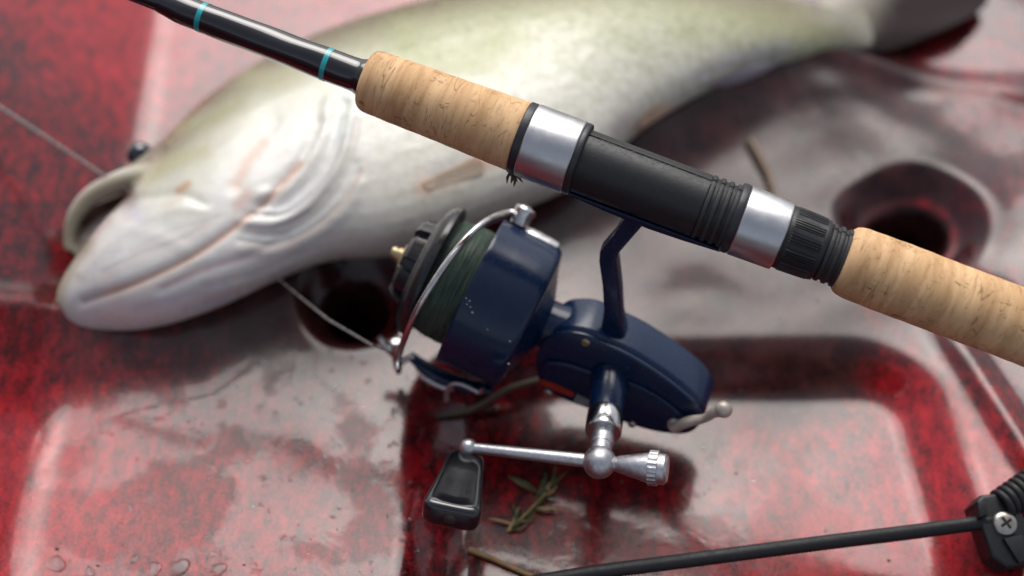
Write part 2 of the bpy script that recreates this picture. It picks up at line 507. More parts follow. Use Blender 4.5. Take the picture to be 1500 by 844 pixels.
WEAR_SHADE = [  # where the plastic is bright, dirty or painted dark for shade, or patchy: (x, y on the photo, radius, kind, amount)
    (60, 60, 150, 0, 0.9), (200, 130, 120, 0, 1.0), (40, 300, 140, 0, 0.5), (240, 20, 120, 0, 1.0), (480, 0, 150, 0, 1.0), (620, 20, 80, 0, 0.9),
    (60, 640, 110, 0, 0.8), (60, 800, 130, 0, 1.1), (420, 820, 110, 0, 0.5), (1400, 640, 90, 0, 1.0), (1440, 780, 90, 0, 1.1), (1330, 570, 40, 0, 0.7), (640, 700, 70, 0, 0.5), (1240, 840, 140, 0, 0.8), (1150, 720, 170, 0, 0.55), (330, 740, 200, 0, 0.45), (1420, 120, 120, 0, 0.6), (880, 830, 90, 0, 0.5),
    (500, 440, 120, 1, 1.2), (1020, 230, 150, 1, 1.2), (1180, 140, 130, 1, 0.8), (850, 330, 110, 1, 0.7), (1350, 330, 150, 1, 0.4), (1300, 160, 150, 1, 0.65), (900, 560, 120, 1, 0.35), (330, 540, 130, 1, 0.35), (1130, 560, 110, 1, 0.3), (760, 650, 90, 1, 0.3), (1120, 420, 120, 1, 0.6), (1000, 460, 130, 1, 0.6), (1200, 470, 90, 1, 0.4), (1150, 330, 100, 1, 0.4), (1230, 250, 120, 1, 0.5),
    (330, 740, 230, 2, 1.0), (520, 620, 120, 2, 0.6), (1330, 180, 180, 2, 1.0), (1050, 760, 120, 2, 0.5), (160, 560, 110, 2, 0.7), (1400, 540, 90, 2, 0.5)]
wear_shade = np.zeros((len(verts), 3))
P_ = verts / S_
for x_, y_, r_, k_, am in WEAR_SHADE:
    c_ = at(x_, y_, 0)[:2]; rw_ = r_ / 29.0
    wear_shade[:, k_] += am * np.exp(-((P_[:, 0] - c_[0]) ** 2 + ((P_[:, 1] - c_[1]) * 0.85) ** 2) / rw_ ** 2)
wear_shade[:, 2] += 0.4
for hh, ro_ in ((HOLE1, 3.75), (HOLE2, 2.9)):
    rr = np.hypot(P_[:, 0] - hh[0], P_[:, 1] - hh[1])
    wear_shade[:, 1] *= 1 - 0.5 * np.exp(-((rr - ro_ * 0.58) / 0.3) ** 2)
    wear_shade[:, 0] += 0.8 * np.exp(-((rr - ro_ * 0.60) / 0.16) ** 2)
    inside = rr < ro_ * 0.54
    wear_shade[inside, 0] = 0; wear_shade[inside, 1] = 1.8  # darkness of the bore painted into the deck colour
ca = deck.data.color_attributes.new('wear_shade', 'FLOAT_COLOR', 'POINT')
ca.data.foreach_set('color', np.concatenate([np.clip(wear_shade, 0, 1.4), np.ones((len(verts), 1))], 1).astype(np.float32).ravel())
tag(deck, 'wet mottled red and black moulded plastic deck of the kayak', kind='structure')

# ------------------------------------------------------------------ FISH
# outline of the fish in pairs (back edge, belly edge), half thickness
FS = [((84, 452), (82, 470), 0.5), ((92, 415), (100, 483), 1.1), ((116, 372), (150, 485), 1.7), ((146, 330), (208, 481), 2.2),
      ((184, 288), (272, 466), 2.5), ((232, 212), (345, 438), 2.8), ((290, 152), (412, 406), 3.0), ((370, 97), (490, 378), 3.1),
      ((460, 52), (572, 372), 3.2), ((560, 18), (660, 348), 3.3), ((680, -12), (762, 308), 3.2), ((800, -30), (862, 262), 3.0),
      ((910, -38), (950, 186), 2.6), ((1000, -32), (1035, 136), 2.1), ((1080, -15), (1105, 106), 1.7), ((1150, 2), (1175, 89), 1.3),
      ((1215, 16), (1240, 79), 1.0), ((1262, 10), (1282, 77), 0.6)]
def fish_loft(bm, st, lift, n=40, sub=4):
    secs = []
    for (u, l, t) in st:
        u, l = np.array(u, float), np.array(l, float)
        secs.append([u, l, t])
    arr = np.array([[*u, *l, t] for u, l, t in secs])
    sm = np.array(spline([tuple(r) for r in arr], sub))
    cen = []
    for r in sm:
        mid = (r[:2] + r[2:4]) / 2
        cen.append(at(mid[0], mid[1], lift + r[4]))
    cen = np.array(cen)
    rings = []
    for i, r in enumerate(sm):
        t = max(r[4], 0.15)
        A = cen[min(i + 1, len(cen) - 1)] - cen[max(i - 1, 0)]
        A[2] = 0; A /= np.linalg.norm(A)
        W = at(*r[:2], lift + t) - at(*r[2:4], lift + t); W[2] = 0
        half = np.linalg.norm(W) / 2; W /= np.linalg.norm(W)
        c = cen[i].copy(); w = half
        for it in range(12):                            # fit the section to the outline pair
            th = np.linspace(0, 2 * math.pi, 60, endpoint=False)
            P = c + np.outer(w * np.cos(th), W) + np.outer(t * np.sin(th), [0, 0, 1])
            p = proj(P)
            dirv = (r[:2] - r[2:4]); ln = np.linalg.norm(dirv); dirv = dirv / ln
            q = p @ dirv
            eu = (r[:2] @ dirv) - q.max(); el = (r[2:4] @ dirv) - q.min()
            sc = 30.0 * 0.82
            w += (eu - el) / 2 / sc; w = max(w, 0.12)
            c = c + W * (eu + el) / 2 / sc
        th = np.linspace(0, 2 * math.pi, n, endpoint=False)
        rings.append([bm.verts.new(tuple(c + W * w * np.sign(math.cos(a)) * abs(math.cos(a)) ** 0.92 + np.array([0, 0, 1]) * t * np.sign(math.sin(a)) * abs(math.sin(a)) ** 0.95)) for a in th])
    for i in range(len(rings) - 1):
        for k in range(n):
            bm.faces.new((rings[i][k], rings[i][(k + 1) % n], rings[i + 1][(k + 1) % n], rings[i + 1][k]))
    bm.faces.new(rings[0][::-1]); bm.faces.new(rings[-1])
LIFT = 0.12
bm = bmesh.new()
fish_loft(bm, FS, LIFT)
# upper jaw: lip, and the bony roof running back to the brow
lip = [(101, 368), (103, 345), (110, 317), (131, 290), (162, 272), (205, 260), (255, 268), (300, 285)]
tube(bm, spline([at(x, y, z) for (x, y), z in zip(lip, (1.0, 1.5, 2.2, 2.9, 3.5, 4.1, 4.6, 4.8))], 5), [0.28, 0.34, 0.40, 0.47, 0.52, 0.62, 0.55, 0.3], 14)
roof = [((99, 352), (114, 385), 0.4), ((105, 318), (145, 362), 0.5), ((126, 290), (175, 340), 0.65), ((157, 268), (210, 335), 0.9), ((190, 243), (250, 340), 1.7), ((232, 208), (300, 345), 2.5)]
fish_loft(bm, roof, 0.5, 28, 3)
bmesh.ops.recalc_face_normals(bm, faces=bm.faces[:])
tmp = bpy.data.meshes.new('tmp'); bm.to_mesh(tmp); bm.free()
to = bpy.data.objects.new('tmp', tmp); C.objects.link(to)
rm = to.modifiers.new('r', 'REMESH'); rm.mode = 'VOXEL'; rm.voxel_size = 0.13
smo = to.modifiers.new('s', 'SMOOTH'); smo.iterations = 6; smo.factor = 0.5
dg = bpy.context.evaluated_depsgraph_get()
me = bpy.data.meshes.new_from_object(to.evaluated_get(dg))
bpy.data.objects.remove(to)
nv = len(me.vertices)
co = np.zeros(nv * 3, np.float32); me.vertices.foreach_get('co', co); co = co.reshape(-1, 3).astype(float)
no = np.zeros(nv * 3, np.float32); me.vertices.foreach_get('normal', no); no = no.reshape(-1, 3).astype(float)
px = proj(co)
def seg_dist(p, line):
    best = np.full(len(p), 1e9)
    L_ = [np.array(q, float) for q in spline(line, 6)]
    for a, b in zip(L_[:-1], L_[1:]):
        ab = b - a
        t = np.clip(((p - a) @ ab) / (ab @ ab + 1e-9), 0, 1)
        best = np.minimum(best, np.linalg.norm(p - (a + t[:, None] * ab), axis=1))
    return best
# folds of the skin: (line, width px, depth cm, + out / - in)
FOLDS = [([(120, 442), (200, 413), (280, 375), (345, 330), (395, 288), (440, 235), (470, 180)], 8, -0.16),
         ([(235, 425), (300, 395), (370, 372), (420, 350)], 7, -0.10),
         ([(300, 420), (380, 400), (440, 372)], 6, -0.07),
         ([(355, 325), (400, 328), (440, 308), (475, 270), (500, 225), (512, 170)], 9, 0.20),
         ([(360, 342), (410, 345), (455, 322), (492, 285), (520, 240)], 7, -0.14),
         ([(375, 300), (410, 300), (445, 275), (475, 235), (492, 190), (498, 150)], 8, -0.14),
         ([(385, 285), (420, 275), (450, 240), (470, 200), (482, 150)], 8, 0.15),
         ([(350, 365), (400, 368), (450, 350), (500, 315), (530, 270)], 9, 0.10),
         ([(345, 270), (360, 240), (385, 205), (400, 175)], 14, -0.10),
         ([(210, 290), (265, 285), (300, 300)], 7, -0.12),
         ([(170, 330), (230, 345), (270, 365)], 10, 0.06),
         ([(120, 400), (170, 350), (240, 310), (300, 305)], 9, 0.08)]
FOLDS += [([(352, 352), (405, 358), (455, 336), (498, 298), (526, 250)], 3.5, -0.13),
          ([(372, 312), (412, 316), (450, 292), (482, 250), (503, 200), (508, 150)], 3.5, -0.15),
          ([(362, 333), (405, 333), (450, 312), (485, 275), (512, 228), (522, 175)], 3.5, -0.12),
          ([(120, 444), (200, 415), (280, 377), (345, 332), (395, 290), (440, 240)], 3.5, -0.09),
          ([(165, 430), (230, 410), (300, 385)], 4, -0.04), ([(150, 400), (210, 372), (270, 350), (320, 318)], 4, -0.05), ([(190, 370), (240, 345), (300, 325)], 4, -0.04),
          ([(300, 440), (370, 415), (430, 392)], 4, -0.06), ([(270, 450), (350, 430)], 4, -0.04)]
disp = np.zeros(nv)
facing = np.clip((no @ -FW) * 2.0, 0, 1)
for line, w, dpt in FOLDS:
    disp += 0.62 * dpt * np.exp(-(seg_dist(px, line) / w) ** 2)
co2 = co + no * (disp * facing)[:, None]
# colours of the skin
def mixc(c, col, f): return c * (1 - f[:, None]) + np.array(col)[None, :] * f[:, None]
rng = np.random.RandomState(7)
back = seg_dist(px, [s[0] for s in FS if s[0][0] > 225] )
col = np.tile(np.array([0.80, 0.78, 0.68]), (nv, 1))
head = 1 / (1 + np.exp((px[:, 0] - 520) / 40))
col = mixc(col, (0.84, 0.82, 0.79), head)
# greener towards the back, belly whiter
gr = np.exp(-(back / 95) ** 2)
col = mixc(col, (0.44, 0.46, 0.20), gr * 0.85 * (1 - 0.35 * head))
col = mixc(col, (0.15, 0.105, 0.05), np.exp(-(back / 38) ** 2) * 0.95)
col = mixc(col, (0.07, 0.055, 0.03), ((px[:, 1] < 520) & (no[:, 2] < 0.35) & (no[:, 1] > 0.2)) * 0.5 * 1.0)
def stroke(line, w, c, f):
    global col
    col = mixc(col, c, f * np.exp(-(seg_dist(px, line) / w) ** 2))
stroke([(330, 95), (400, 120), (430, 105)], 20, (0.42, 0.40, 0.22), 0.6)
stroke([(260, 185), (310, 175), (350, 150)], 13, (0.34, 0.33, 0.17), 0.7)
stroke([(210, 262), (255, 235), (300, 222)], 12, (0.50, 0.47, 0.27), 0.7)
stroke([(600, 75), (660, 88), (705, 78), (735, 55)], 30, (0.34, 0.37, 0.13), 0.85)
stroke([(630, 100), (720, 100)], 12, (0.36, 0.38, 0.16), 0.5)
for k in range(26):
    x0 = 560 + k * 25 + rng.uniform(-8, 8); y0 = 60 - 30 * (k / 26) + rng.uniform(-30, 60)
    stroke([(x0, y0), (x0 + rng.uniform(15, 45), y0 + rng.uniform(-4, 14))], rng.uniform(7, 15), (0.40, 0.42, 0.20), rng.uniform(.15, .4))
stroke([(120, 444), (200, 415), (280, 377), (345, 332), (395, 290), (440, 240)], 6, (0.62, 0.33, 0.21), 0.75)
stroke([(345, 270), (360, 240), (385, 205)], 9, (0.66, 0.40, 0.29), 0.7)
stroke([(350, 300), (360, 285)], 10, (0.62, 0.30, 0.22), 0.6)
stroke([(262, 278), (275, 270)], 6, (0.55, 0.28, 0.10), 0.8)
stroke([(240, 420), (310, 392), (380, 372)], 5, (0.60, 0.40, 0.42), 0.6)
stroke([(200, 450), (260, 435), (330, 415)], 7, (0.56, 0.56, 0.70), 0.45)
stroke([(110, 440), (140, 435)], 14, (0.58, 0.68, 0.74), 0.5)
stroke([(390, 310), (440, 290), (470, 250)], 6, (0.52, 0.55, 0.58), 0.45)
stroke([(400, 335), (450, 312)], 5, (0.50, 0.48, 0.52), 0.4)
stroke([(500, 110), (510, 150), (500, 200)], 14, (0.72, 0.80, 0.76), 0.6)
stroke([(190, 300), (205, 320)], 12, (0.62, 0.60, 0.76), 0.5)
for ln2, c2, a2 in [([(356, 356), (405, 362), (455, 340), (500, 302), (530, 252)], (0.62, 0.50, 0.42), 0.7), ([(374, 316), (412, 320), (450, 296), (484, 252), (505, 200)], (0.50, 0.50, 0.50), 0.7),
                    ([(364, 337), (405, 337), (452, 315), (488, 278), (514, 230), (524, 176)], (0.60, 0.52, 0.46), 0.6), ([(165, 434), (230, 414), (300, 389)], (0.66, 0.52, 0.48), 0.5),
                    ([(150, 404), (210, 376), (270, 354), (320, 322)], (0.64, 0.52, 0.50), 0.45), ([(190, 374), (240, 349), (300, 329)], (0.62, 0.50, 0.46), 0.4),
                    ([(300, 444), (370, 419), (430, 396)], (0.60, 0.42, 0.42), 0.6), ([(270, 454), (350, 434)], (0.52, 0.50, 0.62), 0.5)]:
    stroke(ln2, 4, c2, a2)
for ln2 in [[(360, 345), (405, 348), (452, 326), (492, 288), (518, 240)], [(372, 304), (412, 306), (448, 284), (478, 242), (496, 190)]]:
    stroke(ln2, 4, (0.86, 0.86, 0.84), 0.6)
for k in range(60):
    x0, y0 = rng.uniform(90, 520), rng.uniform(200, 470)
    stroke([(x0, y0), (x0 + rng.uniform(-14, 20), y0 + rng.uniform(-16, 12))], rng.uniform(2.5, 8), [(0.62, 0.50, 0.46), (0.56, 0.58, 0.60), (0.66, 0.60, 0.48)][k % 3], rng.uniform(.1, .35))
stroke([(84, 465), (84, 430), (100, 395), (128, 355)], 12, (0.33, 0.29, 0.17), 0.85)
stroke([(100, 372), (98, 345), (108, 312), (130, 287), (165, 268)], 10, (0.42, 0.38, 0.23), 0.8)
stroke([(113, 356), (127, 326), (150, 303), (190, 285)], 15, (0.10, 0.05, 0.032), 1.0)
stroke([(101, 368), (103, 345), (110, 317), (131, 290), (162, 272), (205, 260)], 8, (0.45, 0.41, 0.28), 0.95)
stroke([(135, 345), (160, 322)], 7, (0.42, 0.28, 0.27), 0.6)
stroke([(700, 320), (780, 290), (850, 250)], 26, (0.62, 0.55, 0.50), 0.5)
stroke([(940, 190), (960, 172)], 14, (0.55, 0.30, 0.20), 0.6)
stroke([(905, 185), (915, 175)], 12, (0.60, 0.42, 0.50), 0.5)
stroke([(1020, 110), (1080, 85), (1150, 70)], 12, (0.55, 0.50, 0.62), 0.5)
stroke([(622, 274), (665, 258), (712, 238)], 13, (0.80, 0.48, 0.32), 0.75)
stroke([(640, 250), (700, 225), (745, 205)], 14, (0.66, 0.62, 0.62), 0.5)
stroke([(1235, 20), (1260, 40), (1290, 70)], 44, (0.20, 0.18, 0.16), 0.92)
stroke([(420, 400), (520, 370), (620, 350)], 12, (0.60, 0.52, 0.46), 0.5)
depth_ = (co - CAM) @ FW
def skin_at(x, y, lift=0.0):
    d = np.hypot(px[:, 0] - x, px[:, 1] - y)
    c = np.where(d < 9)[0]
    if len(c) == 0: return at(x, y, lift + 1.5)
    i = c[np.argmin(depth_[c])]
    return atd(x, y, (co2[i] - CAM) @ FW) + np.array([0, -0.4, 0.9]) * lift
me.vertices.foreach_set('co', (co2 * S_).astype(np.float32).ravel())
ca = me.color_attributes.new('skin', 'FLOAT_COLOR', 'POINT')
ca.data.foreach_set('color', np.concatenate([np.clip(col, 0, 1), np.ones((nv, 1))], 1).astype(np.float32).ravel())
sc_at = me.attributes.new('scaly', 'FLOAT', 'POINT')
scal = np.clip((1 - head) * (0.25 + 0.75 * np.exp(-(back / 150) ** 2)), 0, 1)
sc_at.data.foreach_set('value', scal.astype(np.float32))
me.polygons.foreach_set('use_smooth', np.ones(len(me.polygons), bool))
me.name = 'fish_body'
fm = Mat('fish_skin')
at_ = fm.n('ShaderNodeAttribute'); at_.attribute_name = 'skin'
vary = fm.noise(1.2, 6, 0.65)
sc_ = fm.voro(2.6, stretch=(0.9, 1.2, 0.5), rand=0.85)
c = fm.mix(fm.ramp(vary, (0.35, 0.16), (0.6, 0.0)), at_.outputs[0], (0.50, 0.42, 0.33))
sa = fm.n('ShaderNodeAttribute'); sa.attribute_name = 'scaly'
c = fm.mix(fm.math('MULTIPLY', fm.ramp(sc_, (0.40, 0.0), (0.75, 0.55)), sa.outputs['Fac']), c, (0.27, 0.28, 0.13))
fm.set('Base Color', c)
fm.set('Roughness', fm.ramp(fm.noise(2.0, 5), (0.35, 0.22), (0.65, 0.42)))
fm.set('Specular IOR Level', 0.45)
fm.set('Coat Weight', 0.35); fm.set('Coat Roughness', 0.07)
fm.set('Subsurface Weight', 0.15); fm.set('Subsurface Radius', (0.004, 0.002, 0.0015)); fm.set('Subsurface Scale', 1.0)
fm.set('Normal', fm.bump(fm.math('ADD', fm.math('MULTIPLY', fm.math('MULTIPLY', sc_, sa.outputs['Fac']), 0.9), fm.math('MULTIPLY', fm.noise(1.2, 4), 0.9)), 0.22, 0.0012))
M['fish'] = fm.m
finm = simple('fin_membrane', (0.10, 0.095, 0.08), 0.35, var=0.5, nscale=2, bump=0.3)
finp = simple('pale_fin', (0.50, 0.45, 0.50), 0.35, var=0.2, nscale=2, bump=0.3)
fino = simple('orange_fin', (0.86, 0.60, 0.44), 0.4, var=0.25, nscale=1.2, bump=0.3, **{'Transmission Weight': 0.25, 'Subsurface Weight': 0.3, 'Subsurface Scale': 0.004})
me.materials.append(M['fish'])
fc = at(560, 200, 0)
fish = thing('fish', 'pale green and white bass lying on its side on the red deck with mouth open', 'fish', Matrix.Translation(Vector(tuple(fc * S_))))
def under_fish(o):
    o.parent = fish
    o.matrix_parent_inverse = Matrix.Translation(Vector(tuple(-fc * S_)))
    return o
fb = bpy.data.objects.new('body', me); C.objects.link(fb); under_fish(fb)
def fin(name, mat, root0, root1, tip0, tip1, zr, zt, n=11, thick=0.06, wave=0.12, label=None):
    """fan of rays between a root edge and a tip edge lying just off the skin"""
    P00, P01, P10, P11 = [skin_at(q[0], q[1], l) for q, l in ((root0, zr), (root1, zr), (tip0, zt), (tip1, zt))]
    bm = bmesh.new()
    rows = []
    m = 9
    N = n * 4
    for i in range(N + 1):
        f = i / N
        A = P00 * (1 - f) + P01 * f; B = P10 * (1 - f) + P11 * f
        B = A + (B - A) * (0.80 + 0.2 * math.sin(math.pi * (0.25 + 0.6 * f)))
        row = []
        for j in range(m + 1):
            g = j / m
            P = A * (1 - g) + B * g
            rid = 0.5 + 0.5 * math.cos(2 * math.pi * f * n)
            P = P + np.array([0, 0, wave * math.sin(g * 2.5 + f * 5) * g])
            th = thick * (1 - 0.7 * g) * (0.45 + 0.9 * rid)
            row.append((P + [0, 0, th], P - [0, 0, th]))
        rows.append(row)
    top = [[bm.verts.new(tuple(p[0])) for p in row] for row in rows]
    bot = [[bm.verts.new(tuple(p[1])) for p in row] for row in rows]
    for i in range(N):
        for j in range(m):
            bm.faces.new((top[i][j], top[i + 1][j], top[i + 1][j + 1], top[i][j + 1]))
            bm.faces.new((bot[i][j], bot[i][j + 1], bot[i + 1][j + 1], bot[i + 1][j]))
    for i in range(N):
        bm.faces.new((top[i][m], top[i + 1][m], bot[i + 1][m], bot[i][m]))
        bm.faces.new((top[i][0], bot[i][0], bot[i + 1][0], top[i + 1][0]))
    for j in range(m):
        bm.faces.new((top[0][j], top[0][j + 1], bot[0][j + 1], bot[0][j]))
        bm.faces.new((top[N][j], bot[N][j], bot[N][j + 1], top[N][j + 1]))
    o = under_fish(obj(name, bm, mat, angle=60))
    if label: o['label'] = label
    return o
# tail fin in two lobes of one fan: built as a fan with a curved outer edge
def tail():
    bm = bmesh.new()
    edge = spline([(1228, -75), (1330, -62), (1415, -35), (1447, -8), (1440, 10), (1412, 32), (1376, 48), (1340, 61), (1300, 72)], 12)
    root = spline([(1195, 14), (1215, 22), (1228, 34), (1236, 50), (1238, 66), (1240, 74)], 20)
    N = len(edge) - 1
    rows = []
    for i in range(N + 1):
        rr = root[int(round(i * (len(root) - 1) / N))]
        A = at(rr[0], rr[1], 1.0); B = at(edge[i][0], edge[i][1], 0.9)
        row = []
        for j in range(11):
            g = j / 10
            rid = 0.5 + 0.5 * math.cos(i * math.pi / 2)
            th = 0.32 * (1 - g) ** 2 + 0.03 + 0.05 * rid * (1 - 0.5 * g)
            P = A * (1 - g) + B * g + np.array([0, 0, 0.12 * math.sin(i * 0.12) * g])
            row.append((bm.verts.new(tuple(P + [0, 0, th])), bm.verts.new(tuple(P - [0, 0, th]))))
        rows.append(row)
    for i in range(N):
        for j in range(10):
            a, b = rows[i], rows[i + 1]
            bm.faces.new((a[j][0], b[j][0], b[j + 1][0], a[j + 1][0]))
            bm.faces.new((a[j][1], a[j + 1][1], b[j + 1][1], b[j][1]))
        bm.faces.new((rows[i][10][0], rows[i + 1][10][0], rows[i + 1][10][1], rows[i][10][1]))
        bm.faces.new((rows[i][0][0], rows[i][0][1], rows[i + 1][0][1], rows[i + 1][0][0]))
    for i in (0, N):
        for j in range(10):
            bm.faces.new((rows[i][j][0], rows[i][j + 1][0], rows[i][j + 1][1], rows[i][j][1]))
    o = obj('tail_fin', bm, tailm, angle=60)
    me = o.data
    ca = me.color_attributes.new('skin', 'FLOAT_COLOR', 'POINT')
    for k, v in enumerate(me.vertices):
        x, y = proj(np.array(v.co) / S_)
        f = min(1, max(0, (x - 1225 + 0.5 * y) / 90)); r_ = 0.85 + 0.3 * rng.rand()
        ca.data[k].color = tuple((np.array([0.46, 0.43, 0.36]) * (1 - f) + np.array([0.035, 0.026, 0.026]) * f) * r_) + (1,)
    return under_fish(o)
tailm = Mat('tail_skin', Roughness=0.62)
tailm.set('Specular IOR Level', 0.04)
tA = tailm.n('ShaderNodeAttribute'); tA.attribute_name = 'skin'
tailm.l(tA.outputs[0], tailm.b.inputs['Base Color']); tailm = tailm.m
tail()
fin('pectoral_fin', fino, (618, 268), (626, 279), (702, 228), (716, 252), -0.01, 0.05, 9, 0.015, wave=0.01)
fin('pelvic_fin', fino, (936, 180), (942, 186), (978, 152), (990, 157), -0.02, 0.05, 4, 0.03, wave=0.03)
fin('anal_fin', finp, (1030, 124), (1110, 94), (1062, 130), (1150, 92), 0.0, 0.1, 9, 0.05)
# lining of the open mouth, laid on the palate
bm = bmesh.new()
outer = spline([(108, 362), (112, 338), (126, 312), (146, 297), (175, 286), (208, 280), (222, 288)], 6)
inn = spline([(116, 376), (126, 356), (144, 336), (164, 320), (186, 306), (206, 298), (220, 294)], 6)
rows = []
for j in range(len(outer)):
    fj = j / (len(outer) - 1)
    rows.append([bm.verts.new(tuple(at(*(outer[j] * (1 - k / 5) + inn[j] * k / 5), (1.25 + 2.3 * fj) * (1 - 0.45 * k / 5)))) for k in range(6)])
for j in range(len(rows) - 1):
    for k in range(5): bm.faces.new((rows[j][k], rows[j + 1][k], rows[j + 1][k + 1], rows[j][k + 1]))
bmesh.ops.smooth_vert(bm, verts=bm.verts[:], factor=0.5, use_axis_x=True, use_axis_y=True, use_axis_z=True)
r_ = bmesh.ops.extrude_face_region(bm, geom=bm.faces[:])
for v in r_['geom']:
    if isinstance(v, bmesh.types.BMVert): v.co.z -= 0.25
under_fish(obj('mouth_lining', bm, simple('mouth_lining', (0.17, 0.095, 0.07), 0.75, var=0.5, nscale=1.5, bump=0.3, **{'Specular IOR Level': 0.1})))
bm = bmesh.new()
ec = at(205, 227, 3.3)
sphere(bm, tuple(ec), 0.64)
eye = under_fish(obj('eye', bm, simple('eye_black', (0.01, 0.014, 0.03), 0.08, coat=1.0, bump=0)))
bm = bmesh.new()
tube(bm, [tuple(ec + np.array([0.54 * math.cos(t), 0.54 * math.sin(t), 0.1])) for t in np.linspace(0, 2 * math.pi, 25)], 0.10, 8)
o = obj('eye_rim', bm, finm); o.parent = eye

# ------------------------------------------------------------------ ROD
rod = thing('fishing_rod', 'fishing rod with cork grips, black reel seat and teal banded black blank', 'fishing rod', FRAME)
def rpart(name, prof, mat, n=72, **kw):
    bm = bmesh.new(); lathe(bm, prof, n, **kw)
    return obj(name, bm, M[mat] if isinstance(mat, str) else mat, rod)
rpart('blank', [(11.0, 0.44), (19.0, 0.42), (24, 0.39), (34, 0.36)], 'blank', 48)
# epoxied thread wrap, slightly lumpy
wp = [(11.30, 0.76), (11.42, 0.755), (11.55, 0.72), (11.72, 0.67), (12.0, 0.655), (12.5, 0.655), (13.2, 0.645), (14.5, 0.625), (16, 0.61), (17.5, 0.60), (18.6, 0.595), (19.2, 0.575), (19.7, 0.50), (20.1, 0.44)]
wp = [(q[0], q[1]) for q in spline(wp, 4)]
rpart('thread_wrap', wp, 'blank', 72, rfun=lambda a, t: 1 + 0.012 * math.sin(3 * t + a * 1.7) + 0.008 * math.sin(a * 3.1 + 2 * t))
rpart('winding_check', rounded(11.18, 11.38, 0.80, e=0.05), 'trim', 64)
for ac, ww, rr in ((12.95, 0.11, 0.662), (18.25, 0.115, 0.606)):
    rpart('thread_band', [(ac - ww, rr - 0.02), (ac - ww * 0.9, rr), (ac + ww * 0.9, rr), (ac + ww, rr - 0.02)], 'teal', 72,
          rfun=lambda a, t: 1.006 + 0.012 * math.sin(3 * t + a * 1.7) + 0.008 * math.sin(a * 3.1 + 2 * t))
def cork_r(seed):
    rg = random.Random(seed); ph = [rg.uniform(0, 6.28) for _ in range(6)]
    return lambda a, t: 1 + 0.004 * math.sin(a * 2.1 + ph[0] + math.sin(t)) + 0.003 * math.sin(a * 7.3 + ph[1] + 2 * math.sin(t + ph[2])) + 0.0025 * math.sin(5 * t + ph[3] + a)
fg = []
base = rounded(4.95, 11.33, 1.385, 1.23, e=0.10, n=3)
fg = [(4.95, 1.30), (4.98, 1.37)] + [(4.95 + k * 0.12 + 0.1, 1.385 - 0.155 * ((k * 0.12 + 0.1) / 6.3) ** 0.8) for k in range(50)]
e0 = fg[-1]
for k in range(1, 8):
    t = math.pi / 2 * k / 7
    fg.append((e0[0] + (11.36 - e0[0]) * math.sin(t), e0[1] - 0.26 * (1 - math.cos(t))))
rpart('fore_grip', fg, 'cork', 96, rfun=cork_r(1))
rpart('trim_ring', rounded(4.64, 4.97, 1.425, e=0.05), 'trim', 96)
rpart('metal_ring', rounded(2.70, 4.66, 1.455, 1.45, e=0.07), 'brushed', 128)
rpart('trim_ring', rounded(2.44, 2.72, 1.43, e=0.09), 'trim', 96)
# reel seat barrel: a core with a shell round its viewer side, seam on top
seat = rpart('reel_seat', rounded(-3.9, 2.5, 1.165, e=0.03), 'seat', 96)
bm = bmesh.new()
def arc_shell(bm, a0, a1, r0, r1, t0, t1, na=2, nt=60):
    g = []
    for i in range(na + 1):
        a = a0 + (a1 - a0) * i / na
        g.append([(bm.verts.new((a, r1 * math.cos(t0 + (t1 - t0) * k / nt), r1 * math.sin(t0 + (t1 - t0) * k / nt))),
                   bm.verts.new((a, r0 * math.cos(t0 + (t1 - t0) * k / nt), r0 * math.sin(t0 + (t1 - t0) * k / nt)))) for k in range(nt + 1)])
    for i in range(na):
        for k in range(nt):
            for w in (0, 1): bm.faces.new((g[i][k][w], g[i + 1][k][w], g[i + 1][k + 1][w], g[i][k + 1][w]))
        for k in (0, nt): bm.faces.new((g[i][k][0], g[i + 1][k][0], g[i + 1][k][1], g[i][k][1]))
    for i in (0, na):
        for k in range(nt): bm.faces.new((g[i][k][0], g[i][k + 1][0], g[i][k + 1][1], g[i][k][1]))
arc_shell(bm, -2.42, 2.46, 1.10, 1.235, math.radians(-78), math.radians(86), 2)
o = obj('seat_shell', bm, M['seat'], seat)
bm = bmesh.new()
arc_shell(bm, -2.42, 2.46, 1.10, 1.215, math.radians(93), math.radians(250), 2)
o = obj('seat_shell', bm, M['seat'], seat)
bm = bmesh.new()
rg = random.Random(4)
tube(bm, [(a, math.cos(math.radians(89.5)) * 1.175 + rg.uniform(-.012, .012), 1.178 + rg.uniform(-.012, .012)) for a in np.linspace(-2.4, 2.42, 90)], [rg.uniform(.02, .045) for _ in range(90)], 6)
obj('seam_grit', bm, M['seam'], seat)
# threads with a slot on top
def thread_profile(a0, a1, ro, ri, n):
    p = [(a0, ri)]
    L_ = (a1 - a0) / n
    for k in range(n):
        s = a0 + k * L_
        for f, rr in ((0.12, ri), (0.28, ro), (0.36, ro + 0.008), (0.62, ro + 0.008), (0.70, ro), (0.86, ri)): p.append((s + f * L_, rr))
    p.append((a1, ri)); return p
def slot(a, t):
    d = abs(((t - math.radians(89)) + math.pi) % (2 * math.pi) - math.pi)
    return 0.955 if d < math.radians(5.5) else 1.0
rpart('seat_threads', thread_profile(-3.70, -2.38, 1.245, 1.15, 4), 'seat_dusty', 180, rfun=slot)
rpart('trim_ring', rounded(-3.95, -3.60, 1.375, e=0.10), 'trim', 96)
rpart('sliding_hood', rounded(-5.66, -3.93, 1.345, 1.375, e=0.07), 'brushed', 128)
def knurl(a, t):
    if not (-7.02 < a < -5.86): return 1.0
    f = (math.degrees(t) % 30) / 30
    if f < 0.66:
        return 1.0 + (0.030 if (f / 0.66 * 4) % 1 < 0.5 else -0.012)
    return 1.0
